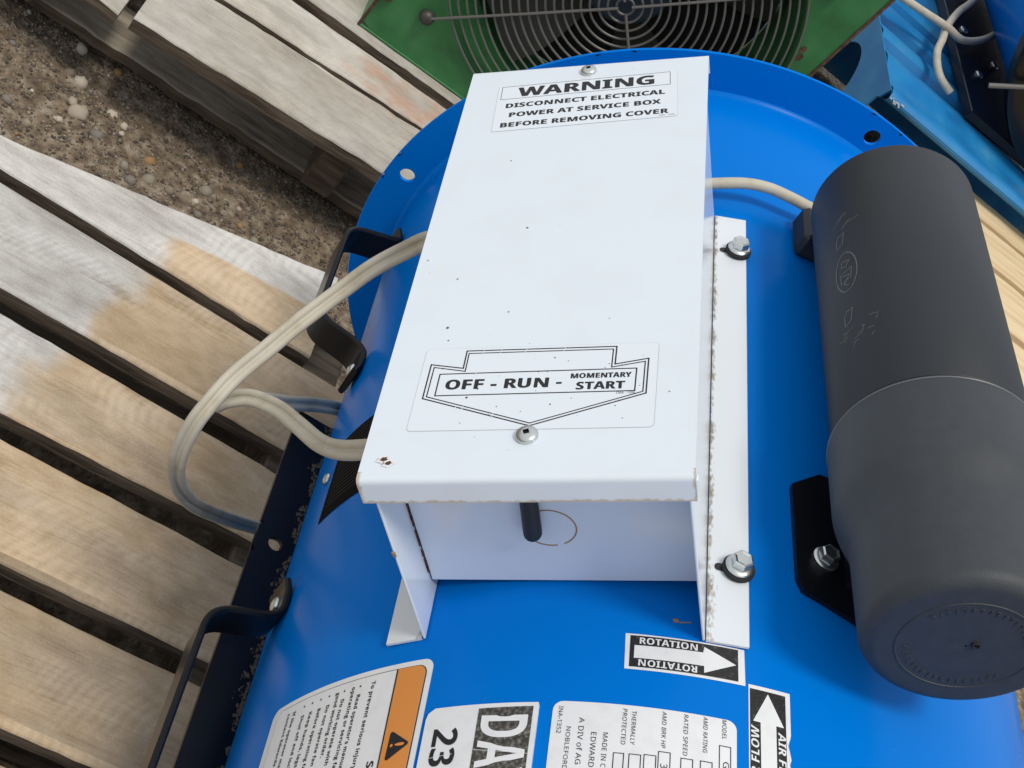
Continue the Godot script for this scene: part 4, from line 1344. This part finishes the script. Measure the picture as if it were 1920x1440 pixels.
func make_cords(fan: Node3D) -> void:
	var inv := Transform3D(Basis(Vector3(0, 0, 1), deg_to_rad(46.0)), Vector3(0, AX, 0)).affine_inverse()
	var up := (inv.basis * Vector3(-0.15, 0.65, 0.53)).normalized()
	# two conductors side by side with a groove between
	var pr := []
	for i in 11:
		var t := deg_to_rad(-154.0 + 308.0 * i / 10.0)
		pr.append(Vector2(0.0029 + cos(t) * 0.0025, sin(t) * 0.0025))
	for i in 11:
		var t := deg_to_rad(26.0 + 308.0 * i / 10.0)
		pr.append(Vector2(-0.0029 + cos(t) * 0.0025, sin(t) * 0.0025))
	var w1: Array = [Vector3(-0.256, 0.4340, -0.236), Vector3(-0.2646, 0.4340, -0.233), Vector3(-0.2783, 0.4250, -0.2270), Vector3(-0.2848, 0.4100, -0.2257), Vector3(-0.2932, 0.3900, -0.2212), Vector3(-0.3006, 0.3700, -0.2119), Vector3(-0.3122, 0.3500, -0.1910), Vector3(-0.3201, 0.3350, -0.1739), Vector3(-0.3279, 0.3200, -0.1574), Vector3(-0.3318, 0.3100, -0.1432), Vector3(-0.3331, 0.2950, -0.1339), Vector3(-0.3292, 0.2700, -0.1316), Vector3(-0.3214, 0.2450, -0.1360), Vector3(-0.3065, 0.2100, -0.1524), Vector3(-0.2825, 0.1650, -0.1813), Vector3(-0.2436, 0.1100, -0.2257), Vector3(-0.2027, 0.0600, -0.2700), Vector3(-0.1595, 0.0300, -0.3005)]
	var p1 := []
	for w in w1: p1.append(inv * w)
	var mb := MB.new()
	sweep(mb, spline(p1, 10), pr, up)
	one("power_cord", mb, M.cord, fan)
	# second run: leaves the box low, loops back under the first and behind the drum
	var w2: Array = [Vector3(-0.256, 0.4430, -0.060), Vector3(-0.2646, 0.4380, -0.0620), Vector3(-0.2722, 0.4150, -0.0731), Vector3(-0.2770, 0.3850, -0.0896), Vector3(-0.2789, 0.3550, -0.1136), Vector3(-0.2851, 0.3280, -0.1416), Vector3(-0.2940, 0.3060, -0.1650), Vector3(-0.3072, 0.2900, -0.1764), Vector3(-0.3161, 0.2760, -0.1789), Vector3(-0.3180, 0.2620, -0.1840), Vector3(-0.3131, 0.2470, -0.2004), Vector3(-0.2970, 0.2360, -0.2233), Vector3(-0.2640, 0.2200, -0.2533), Vector3(-0.2408, 0.2050, -0.2791), Vector3(-0.2177, 0.1900, -0.3018), Vector3(-0.1767, 0.1500, -0.3455)]
	var p2 := []
	for w in w2: p2.append(inv * w)
	var m2 := MB.new()
	sweep(m2, spline(p2, 10), pr, up)
	one("power_cord", m2, M.cord, fan)
	# lead from the box to the canister
	var p3 := [Vector3(0.0560, 0.2410, -0.3480), Vector3(0.0631, 0.2400, -0.3500), Vector3(0.0830, 0.2370, -0.3526), Vector3(0.0982, 0.2315, -0.3538), Vector3(0.1116, 0.2248, -0.3518), Vector3(0.1234, 0.2174, -0.3504), Vector3(0.1388, 0.2085, -0.3480), Vector3(0.150, 0.212, -0.335)]
	var m3 := MB.new()
	sweep(m3, spline(p3, 8), ring_prof(0.0038, 14), Vector3(0.4, 1, 0.3).normalized())
	one("lead_wire", m3, M.cord, fan)

func make_stickers(fan: Node3D) -> void:
	var dn := Vector2(0, 1)
	var rt := Vector2(1, 0)
	var lf := Vector2(-1, 0)
	var uz := Vector2(0, -1)
	var H0 := 0.00025
	var H1 := 0.00045
	var H2 := 0.0006
	# rotation arrow
	var a := sheet(on_drum, 0.004)
	sh_poly(a, [Vector2(0.0281, -0.0035), Vector2(0.0828, -0.0039), Vector2(0.0833, 0.0150), Vector2(0.0286, 0.0155)], M.paper, H0)
	sh_poly(a, [Vector2(0.0304, -0.0025), Vector2(0.0798, -0.0031), Vector2(0.0800, 0.0136), Vector2(0.0306, 0.0142)], M.ink_worn, H1)
	sh_poly(a, [Vector2(0.0325, 0.0028), Vector2(0.0641, 0.0019), Vector2(0.0641, -0.0012), Vector2(0.0789, 0.0054), Vector2(0.0643, 0.0126), Vector2(0.0642, 0.0090), Vector2(0.0325, 0.0096)], M.paper, H2)
	sh_text(a, "ROTATION", Vector2(0.0347, 0.0018), Vector2(1, -0.012).normalized(), uz, 0.0264, 0.0034, M.paper, H2)
	sh_text(a, "ROTATION", Vector2(0.0611, 0.0098), Vector2(-1, 0.012).normalized(), dn, 0.0264, 0.0034, M.paper, H2)
	sh_line(a, [Vector2(0.0541, -0.0020), Vector2(0.0543, 0.0020)], 0.0002, M.paper, H2, false)
	commit("rotation_sticker", a.layers, fan)
	# air flow arrow
	var b := sheet(on_drum, 0.004)
	var be := [Vector2(0.0847, 0.0135), Vector2(0.1042, 0.0134), Vector2(0.1041, 0.0345)]
	for k in 8: be.append(Vector2(0.1041 - 0.0016 * fmod(k * 0.618 + 0.2, 1.0), 0.0362 + 0.0034 * k))
	be.append(Vector2(0.1040, 0.075)); be.append(Vector2(0.0847, 0.075))
	sh_poly(b, be, M.paper, H0)
	sh_poly(b, [Vector2(0.0853, 0.0155), Vector2(0.1019, 0.0155), Vector2(0.1018, 0.072), Vector2(0.0853, 0.072)], M.ink_worn, H1)
	sh_poly(b, [Vector2(0.0936, 0.0168), Vector2(0.1008, 0.0319), Vector2(0.0972, 0.0319), Vector2(0.0971, 0.069), Vector2(0.0900, 0.069), Vector2(0.0900, 0.0319), Vector2(0.0866, 0.0318)], M.paper, H2)
	sh_text(b, "AIR FLOW", Vector2(0.0981, 0.0346), dn, rt, 0.0300, 0.0034, M.paper, H2, true, 0.2)
	sh_text(b, "AIR FLOW", Vector2(0.0892, 0.0646), uz, lf, 0.0300, 0.0035, M.paper, H2, true, 0.2)
	commit("airflow_sticker", b.layers, fan)
	# rating plate
	var c := sheet(on_drum, 0.004)
	sh_poly(c, rrect(-0.0012, 0.0341, 0.0793, 0.128, 0.0045), M.paper, H0)
	var rows := [["MODEL", 0.0728, 0.0345, 0.0094, 0.0473, 0.0717, 0.0049], ["AMD RATING", 0.0645, 0.0347, 0.0172, 0.0562, 0.0636, 0.0050], ["RATED SPEED", 0.0560, 0.0352, 0.0197, 0.0564, 0.0553, 0.0050], ["AMD BRK HP", 0.0466, 0.0353, 0.0175, 0.0548, 0.0457, 0.0050], ["THERMALLY", 0.0335, 0.0366, 0.0164, 0.0571, 0.0397, 0.0050], ["PROTECTED", 0.0295, 0.0361, 0.0173, 0.0576, 0.0334, 0.0049]]
	for w in rows:
		sh_text(c, w[0], Vector2(w[1], w[2]), dn, rt, w[3], 0.0019, M.ink, H1, false, 0.12)
		sh_line(c, [Vector2(w[5], w[4]), Vector2(w[5] + w[6], w[4]), Vector2(w[5] + w[6], w[4] + 0.030), Vector2(w[5], w[4] + 0.030)], 0.00038, M.ink, H1)
	sh_line(c, [Vector2(0.0268, 0.0578), Vector2(0.0311, 0.0577), Vector2(0.0311, 0.088), Vector2(0.0268, 0.088)], 0.00038, M.ink, H1)
	sh_text(c, "G", Vector2(0.0733, 0.0546), dn, rt, 0.0030, 0.0026, M.ink, H1, false)
	sh_text(c, "3", Vector2(0.0467, 0.0603), dn, rt, 0.0020, 0.0030, M.ink, H1, false)
	for w in [["INA-1352", 0.0015, 0.0368, 0.0134, 0.0019], ["NOBLEFORD", 0.0057, 0.0468, 0.0205, 0.0019], ["A DIV of AG", 0.0109, 0.0420, 0.0225, 0.0023], ["EDWARDS", 0.0166, 0.0488, 0.0190, 0.0023], ["MADE IN C", 0.0217, 0.0486, 0.0165, 0.0021]]:
		sh_text(c, w[0], Vector2(w[1], w[2]), dn, rt, w[3], w[4], M.ink, H1, false)
	commit("rating_plate", c.layers, fan)
	# maker's plate: thick edge, scratched black band with outlined letters
	var d := sheet(on_drum, 0.004)
	var dp := [Vector2(-0.0078, 0.0355), Vector2(-0.0074, 0.0365), Vector2(-0.0074, 0.128), Vector2(-0.0602, 0.128), Vector2(-0.0602, 0.0415), Vector2(-0.0594, 0.0385), Vector2(-0.0563, 0.0362)]
	sh_poly(d, dp, M.paper, 0.0012)
	for i in dp.size():
		var p: Vector2 = dp[i]
		var q: Vector2 = dp[(i + 1) % dp.size()]
		var k := 14
		for j in k:
			var p0 := p.lerp(q, float(j) / k)
			var p1 := p.lerp(q, float(j + 1) / k)
			layer(d, M.paper).flat_quad(on_drum(p0.x, p0.y, 0.0), on_drum(p1.x, p1.y, 0.0), on_drum(p1.x, p1.y, 0.0012), on_drum(p0.x, p0.y, 0.0012), on_drum((p0.x + p1.x) * 0.5, (p0.y + p1.y) * 0.5, 0.0) - on_drum(-0.033, 0.08, 0.0))
	sh_poly(d, [Vector2(-0.0097, 0.0376), Vector2(-0.0097, 0.122), Vector2(-0.0342, 0.122), Vector2(-0.0347, 0.0382)], M.ink_scratched, 0.0014)
	sh_text(d, "DAYTON", Vector2(-0.0327, 0.0420), dn, rt, 0.0780, 0.0212, M.paper, 0.0016)
	sh_text(d, "23", Vector2(-0.0548, 0.0471), dn, rt, 0.0185, 0.0118, M.ink, 0.0014)
	sh_line(d, [Vector2(-0.0097, 0.0610), Vector2(-0.0342, 0.0588)], 0.0002, M.paper, 0.0017, false)
	sh_line(d, [Vector2(-0.0440, 0.0602), Vector2(-0.0550, 0.0616)], 0.0002, M.paper, 0.0017, false)
	commit("maker_plate", d.layers, fan)
	# safety sticker
	var e := sheet(on_drum, 0.004)
	sh_poly(e, rrect(-0.1722, 0.0072, -0.0625, 0.128, 0.0055, 7), M.paper, H0)
	sh_poly(e, rrect(-0.1667, 0.0102, -0.0654, 0.125, 0.0052, 7), M.ink, 0.00042)
	sh_poly(e, rrect(-0.1662, 0.0107, -0.0659, 0.1245, 0.0048, 7), M.paper, 0.00060)
	sh_poly(e, [Vector2(-0.0824, 0.0107), Vector2(-0.0816, 0.0107), Vector2(-0.0800, 0.1245), Vector2(-0.0806, 0.1245)], M.ink, 0.00084)
	var ob := [Vector2(-0.0816, 0.0107)]
	for i in 8:
		var t := -PI / 2 + PI / 2 * i / 7.0
		ob.append(Vector2(-0.0707 + cos(t) * 0.0048, 0.0155 + sin(t) * 0.0048))
	ob.append(Vector2(-0.0659, 0.1245)); ob.append(Vector2(-0.0800, 0.1245))
	sh_poly(e, ob, M.orange, 0.00076)
	var tri := [Vector2(-0.0775, 0.0452), Vector2(-0.0766, 0.0450), Vector2(-0.0677, 0.0511), Vector2(-0.0673, 0.0519), Vector2(-0.0678, 0.0528), Vector2(-0.0768, 0.0594), Vector2(-0.0778, 0.0592), Vector2(-0.0781, 0.0584), Vector2(-0.0779, 0.0460)]
	sh_poly(e, tri, M.ink, 0.00096)
	var bang := []
	for i in 12:
		var t := TAU * i / 12
		bang.append(Vector2(-0.0717 + cos(t) * 0.0026, 0.0521 + sin(t) * (0.0008 + 0.0002 * cos(t))))
	sh_poly(e, bang, M.orange, 0.00112)
	sh_poly(e, ngon(Vector2(-0.0759, 0.0523), 0.0008, 10), M.orange, 0.00112)
	var lh := 0.0014
	var txt := [["To prevent serious injury", -0.0962, 0.0143, 0.0465], ["Read operator's manual", -0.1042, 0.0198, 0.0400], ["operating or servicing fan", -0.1085, 0.0146, 0.0455], ["Do not operate with", -0.1144, 0.0198, 0.0350], ["good working order.", -0.1187, 0.0148, 0.0350], ["Do not operate fan", -0.1242, 0.0203, 0.0325], ["Before operating fan", -0.1303, 0.0203, 0.0350], ["Keep hands, legs", -0.1366, 0.0203, 0.0300], ["Shut off and lock", -0.1427, 0.0203, 0.0305], ["If the operator manual", -0.1512, 0.0153, 0.0385], ["contact Edwards", -0.1560, 0.0150, 0.0290]]
	for w in txt:
		sh_text(e, w[0], Vector2(w[1], w[2]), dn, rt, w[3], 0.0022, M.ink, 0.0008, true)
	for s in [-0.1032, -0.1134, -0.1237, -0.1298, -0.1361, -0.1422]: sh_poly(e, ngon(Vector2(s, 0.0152), 0.0006, 8), M.ink, 0.0008)
	sh_text(e, "S", Vector2(-0.0878, 0.0582), dn, rt, 0.0034, 0.0038, M.ink, 0.0008)
	commit("safety_sticker", e.layers, fan)
	# nicks and scratches in the paint
	var sc := sheet(on_drum, 0.004)
	sh_poly(sc, ngon(Vector2(0.0508, -0.0135), 0.0014, 7), M.rust_pale, 0.00015)
	sh_line(sc, [Vector2(0.0495, -0.0142), Vector2(0.0530, -0.0128), Vector2(0.0575, -0.0136)], 0.0007, M.rust_pale, 0.00018, false)
	for k in 46:
		var o2 := Vector2(rng.randf_range(-0.19, 0.20), rng.randf_range(-0.43, 0.08))
		var d2 := Vector2(rng.randf_range(-0.006, 0.006), rng.randf_range(-0.009, 0.009)) * rng.randf()
		sh_line(sc, [o2, o2 + d2 * 0.5 + Vector2(0.0004, 0.0002), o2 + d2], 0.00022, M.blue_scratch, 0.00012, false)
	commit("scratches", sc.layers, fan).set_meta("kind", "stuff")
	# dark spec label behind the box, and a pale one near the back flange
	var f := sheet(on_drum, 0.004)
	var d2r := R * PI / 180.0
	sh_poly(f, rrect(-47.4 * d2r, -0.200, -22.0 * d2r, -0.131, 0.0015), M.label_black if M.has("label_black") else M.ink, H0)
	for k in 17:
		var z := -0.196 + 0.0034 * k
		sh_line(f, [Vector2(-46.0 * d2r, z), Vector2(-24.0 * d2r, z + 0.0004)], 0.0004, M.label_print, H1, false)
	commit("spec_label", f.layers, fan)
	var g := sheet(on_drum, 0.004)
	sh_poly(g, rrect(-38.2 * d2r, -0.452, -15.0 * d2r, -0.346, 0.003), M.paper, H0)
	sh_line(g, rrect(-37.5 * d2r, -0.449, -15.7 * d2r, -0.349, 0.003), 0.0005, M.ink, H1)
	commit("pale_sticker", g.layers, fan)

# ---------------------------------------------------------------- green fan behind
func make_green_fan() -> void:
	var z := -1.055
	var c := Vector2(-0.0543, 0.2555)
	var o := thing("panel_fan", "square green panel fan with round grey wire guard, standing behind the blue fan", "fan", Vector3(c.x, DECK, z))
	var cy := c.y - DECK
	var hw := 0.2295
	var hy := cy - 0.001
	var rr := 0.2135
	# front panel: square with a round opening
	var mb := MB.new()
	var n := 96
	for i in n:
		var q := []
		for t in [TAU * i / n, TAU * (i + 1) / n]:
			var d := Vector2(cos(t), sin(t))
			var sc: float = minf(hw / maxf(1e-6, absf(d.x)), hy / maxf(1e-6, absf(d.y)))
			q.append([Vector3(d.x * rr, cy + d.y * rr, 0), Vector3(d.x * sc, cy + d.y * sc, 0), Vector3(d.x * (rr - 0.004), cy + d.y * (rr - 0.004), -0.006), Vector3(d.x * (rr - 0.006), cy + d.y * (rr - 0.006), -0.16), Vector3(d.x, d.y, 0)])
		mb.quad(q[0][0], q[0][1], q[1][1], q[1][0], Vector3(0, 0, 1))
		mb.flat_quad(q[0][0], q[1][0], q[1][2], q[0][2], -(q[0][4] + q[1][4]) + Vector3(0, 0, 0.5))
		mb.flat_quad(q[0][2], q[1][2], q[1][3], q[0][3], -(q[0][4] + q[1][4]))
	one("panel", mb, M.green, o)
	var fr := MB.new()
	for s in [-1.0, 1.0]:
		box(fr, Transform3D(Basis.IDENTITY, Vector3(s * (hw + 0.0013), cy, -0.075)), Vector3(0.0025, hy * 2, 0.154), 0.0006)
		box(fr, Transform3D(Basis.IDENTITY, Vector3(0, cy + s * (hy + 0.0013) + (0.003 if s < 0 else 0.0), -0.075)), Vector3(hw * 2 + 0.005, 0.0025, 0.154), 0.0006)
	one("housing", fr, M.green, o)
	for s in [-1.0, 1.0]:
		var ed := MB.new()
		box(ed, Transform3D(Basis.IDENTITY, Vector3(s * (hw + 0.002), cy, 0.0005)), Vector3(0.004, hy * 2, 0.004), 0.001)
		one("rusty_edge", ed, M.rusty, o)
	# dark interior: backing, motor, blades
	var bk := MB.new()
	lathe(bk, [Vector2(rr - 0.007, -0.158), Vector2(0.0005, -0.158)], 64, Transform3D(Basis.IDENTITY, Vector3(0, cy, 0)))
	one("rear_cover", bk, M.dark_inside, o)
	var mt := MB.new()
	lathe(mt, [Vector2(0.0005, -0.045), Vector2(0.048, -0.046), Vector2(0.056, -0.052), Vector2(0.058, -0.07), Vector2(0.058, -0.156)], 48, Transform3D(Basis.IDENTITY, Vector3(0, cy, 0)))
	M.motor_navy = mat(lin(0.012, 0.028, 0.06), 0.4)
	one("motor", mt, M.motor_navy, o)
	M.blade_dark = mat(lin(0.05, 0.048, 0.045), 0.55)
	for k in 5:
		var bl := MB.new()
		var a := TAU * k / 5 + 0.5
		for i in 8:
			var r0 := 0.06 + 0.14 * i / 8
			var r1 := 0.06 + 0.14 * (i + 1) / 8
			var p := []
			for w in [[r0, i], [r1, i + 1]]:
				var tw: float = 0.75 - 0.4 * w[1] / 8.0
				var half: float = 0.26 + 0.06 * sin(PI * w[1] / 8.0)
				for s in [-1.0, 1.0]:
					var an: float = a + s * half
					p.append(Vector3(cos(an) * w[0], cy + sin(an) * w[0], -0.10 + s * 0.06 * tw))
			bl.flat_quad(p[0], p[2], p[3], p[1], Vector3(0, 0, 1))
		one("blade", bl, M.blade_dark if k != 2 else M.rusty, o)
	# guard: separate wire rings on spokes
	for k in 20:
		var r := 0.0105 + 0.0106 * k
		var pts := []
		var sg := 40 + 4 * k
		for i in sg: pts.append(Vector3(cos(TAU * i / sg) * r, cy + sin(TAU * i / sg) * r, 0.006 + 0.006 * (1.0 - pow(r / 0.212, 2.0))))
		var rm := MB.new()
		sweep(rm, pts, ring_prof(0.0015, 6), Vector3(0, 0, 1), false, true)
		one("guard_ring", rm, M.wire, o)
	for k in 4:
		var a := PI / 4 + PI / 2 * k
		var d := Vector3(cos(a), sin(a), 0)
		var m := MB.new()
		sweep(m, [Vector3(0, cy, 0.0155) + d * 0.008, Vector3(0, cy, 0.013) + d * 0.12, Vector3(0, cy, 0.009) + d * 0.238], ring_prof(0.0018, 8), Vector3(0, 0, 1))
		one("guard_spoke", m, M.wire, o)
		var st := MB.new()
		lathe(st, [Vector2(0.0095, 0.0005), Vector2(0.0098, 0.004), Vector2(0.0088, 0.008), Vector2(0.0062, 0.0112), Vector2(0.003, 0.0125), Vector2(0.0003, 0.0127)], 24, Transform3D(Basis.IDENTITY, Vector3(0, cy, 0) + d * 0.243))
		one("stud", st, M.stud, o)
	# corner bolt and a rub of rust on the panel
	var cb := MB.new()
	lathe(cb, [Vector2(0.009, 0.0005), Vector2(0.009, 0.004), Vector2(0.006, 0.006), Vector2(0.0003, 0.0065)], 20, Transform3D(Basis.IDENTITY, Vector3(-hw + 0.004, 0.06, 0)))
	one("stud", cb, M.rusty, o)
	var ru := MB.new()
	var rc := Vector3(0.2005, 0.33, 0.0008)
	for k in 2:
		var q := []
		for i in 8: q.append(rc + Vector3(0.004 * k, -0.010 * k, 0) + Vector3(cos(TAU * i / 8) * 0.005 * (0.6 + 0.5 * fmod(i * 0.618, 1.0)), sin(TAU * i / 8) * 0.006 * (0.6 + 0.5 * fmod(i * 0.38, 1.0)), 0))
		for i in range(1, 7): ru.tri(q[0], q[i], q[i + 1], Vector3(0, 0, 1), Vector3(0, 0, 1), Vector3(0, 0, 1))
	one("rust_spot", ru, M.rusty, o)

# ---------------------------------------------------------------- things at the far right
func make_far_fan() -> void:
	# ribbed blue housing: a pressed top sheet with a rolled front edge, on end plates with an arched cut-out
	var o := thing("ribbed_housing", "scuffed blue ribbed steel housing with an arched cut-out in its end, behind the canister", "machine housing", Vector3(0.53, GROUND, -1.5))
	var t := 0.205 - GROUND
	var topp := [Vector2(-0.150, t - 0.036), Vector2(-0.080, t - 0.026), Vector2(-0.066, t - 0.019), Vector2(-0.062, t - 0.010), Vector2(-0.068, t - 0.003), Vector2(-0.080, t), Vector2(-0.104, t - 0.006), Vector2(-0.150, t - 0.008), Vector2(-0.172, t - 0.002), Vector2(-0.190, t), Vector2(-0.216, t - 0.004), Vector2(-0.238, t - 0.026), Vector2(-0.254, t - 0.028), Vector2(-0.262, t - 0.004), Vector2(-0.276, t), Vector2(-0.310, t - 0.004), Vector2(-0.330, t - 0.028), Vector2(-0.346, t - 0.030), Vector2(-0.354, t - 0.004), Vector2(-0.368, t), Vector2(-0.420, t - 0.004), Vector2(-0.436, t - 0.028), Vector2(-0.455, t - 0.030), Vector2(-0.465, t - 0.004), Vector2(-0.480, t), Vector2(-0.62, t), Vector2(-0.70, t), Vector2(-0.84, t)]
	var prof := topp.duplicate()
	for k in range(topp.size() - 1, -1, -1): prof.append(topp[k] + (Vector2(-0.003, 0.0) if k < 3 else Vector2(0, -0.003)))
	var mb := MB.new()
	var path := []
	for i in 13: path.append(Vector3(0.002 + 0.1 * i, 0, 0))
	sweep(mb, path, prof, Vector3.UP)
	one("ribbed_top", mb, M.blue_old, o)
	# end plate with an arch, 4 mm thick
	var ep := MB.new()
	var out := [Vector2(-0.110, 0.0), Vector2(-0.095, t - 0.034), Vector2(-0.085, t - 0.028), Vector2(-0.075, t - 0.0035), Vector2(-0.84, t - 0.0035), Vector2(-0.84, 0.0), Vector2(-0.375, 0.0)]
	for i in 21:
		var a := PI - PI * i / 20.0
		out.append(Vector2(-0.275 + cos(a) * 0.095, t - 0.158 + sin(a) * 0.108))
	out.append(Vector2(-0.180, 0.0))
	var ix := Geometry2D.triangulate_polygon(PackedVector2Array(out))
	for x in [0.0, 0.004]:
		for k in range(0, ix.size(), 3):
			var q := []
			for w in 3: q.append(Vector3(x, out[ix[k + w]].y, out[ix[k + w]].x))
			var nv := Vector3(-1 if x == 0.0 else 1, 0, 0)
			ep.tri(q[0], q[1], q[2], nv, nv, nv)
	for i in out.size():
		var a: Vector2 = out[i]
		var b: Vector2 = out[(i + 1) % out.size()]
		ep.flat_quad(Vector3(0, a.y, a.x), Vector3(0, b.y, b.x), Vector3(0.004, b.y, b.x), Vector3(0.004, a.y, a.x), Vector3(0, (b.x - a.x), -(b.y - a.y)))
	one("end_plate", ep, M.blue_old, o)
	var bk := MB.new()
	box(bk, Transform3D(Basis.IDENTITY, Vector3(0.62, t * 0.5 - 0.01, -0.83)), Vector3(1.2, t - 0.04, 0.004), 0.001)
	one("rear_plate", bk, M.blue_old, o)
	var ds := MB.new()
	for k in 9:
		var c := Vector3(0.004 + 0.035 * rng.randf(), t - 0.007 - 0.008 * rng.randf(), -0.0618)
		box(ds, Transform3D(Basis(Vector3(1, 0, 0), -0.3 * rng.randf()), c), Vector3(0.006 * rng.randf() + 0.002, 0.0025, 0.0012), 0.0004)
	var scar := one("chipped_corner", ds, M.film_edge, o)
	scar.set_meta("kind", "stuff")
	# second blue fan, mostly out of the picture, standing on the housing
	var f := thing("drum_fan", "second blue drum fan with black mounting plate, at the top right corner", "fan", Vector3(0.925, 0.2085, -1.66))
	var cy := 0.2865
	var X := Transform3D(Basis.IDENTITY, Vector3(0, cy, 0))
	var dr := MB.new()
	lathe(dr, [Vector2(0.235, -0.03), Vector2(0.258, -0.03), Vector2(0.258, -0.72), Vector2(0.235, -0.72)], 80, X)
	one("drum", dr, M.blue, f)
	var dm := MB.new()
	lathe(dm, [Vector2(0.215, -0.012), Vector2(0.225, 0.004), Vector2(0.270, 0.004), Vector2(0.280, -0.004), Vector2(0.282, -0.03), Vector2(0.259, -0.034)], 80, X)
	one("inlet_rim", dm, M.black_steel, f)
	for k in 6:
		var r := 0.07 + 0.034 * k
		var pts := []
		for i in 60: pts.append(Vector3(cos(TAU * i / 60) * r, cy + sin(TAU * i / 60) * r, 0.014))
		var rm := MB.new()
		sweep(rm, pts, ring_prof(0.0024, 6), Vector3(0, 0, 1), false, true)
		one("guard_ring", rm, M.zinc, f)
	var dk2 := MB.new()
	lathe(dk2, [Vector2(0.236, -0.06), Vector2(0.0005, -0.06)], 40, X)
	one("dark_inlet", dk2, M.dark_inside, f)
	var pl := MB.new()
	box(pl, Transform3D(Basis.IDENTITY, Vector3(-0.105, 0.0095, -0.40)), Vector3(0.19, 0.018, 0.74), 0.0015)
	var plate := one("mounting_plate", pl, M.black_steel, f)
	for b in [[-0.158, -0.372], [-0.145, -0.215], [-0.075, -0.33]]:
		dome_screw("plate_bolt", Transform3D(Basis.IDENTITY, Vector3(b[0], 0.0185, b[1])), 0.009, plate, false)
	var sb := MB.new()
	sweep(sb, [Vector3(-0.245, cy - 0.205, 0.016), Vector3(-0.20, cy - 0.168, 0.018)], ring_prof(0.0045, 10), Vector3(0, 0, 1))
	one("guard_clip", sb, M.wire, f)
	# its pale cord, looped over the plate
	var cd := MB.new()
	var cp := [Vector3(0.50, 0.25, -1.828), Vector3(0.541, 0.252, -1.834), Vector3(0.593, 0.255, -1.844), Vector3(0.652, 0.258, -1.858), Vector3(0.705, 0.254, -1.879), Vector3(0.801, 0.252, -2.006), Vector3(0.905, 0.252, -2.194), Vector3(0.982, 0.25, -2.371), Vector3(0.96, 0.26, -2.50), Vector3(0.86, 0.28, -2.40), Vector3(0.786, 0.262, -2.149), Vector3(0.713, 0.255, -1.999), Vector3(0.667, 0.250, -1.892), Vector3(0.650, 0.244, -1.830), Vector3(0.643, 0.232, -1.788), Vector3(0.652, 0.222, -1.735), Vector3(0.685, 0.216, -1.72)]
	sweep(cd, spline(cp, 8), ring_prof(0.0072, 10), Vector3.UP)
	var cord := one("power_cord", cd, M.cord, self)
	cord.set_meta("label", "pale cord looped over the second blue fan's black plate, top right corner")
	cord.set_meta("category", "cord")
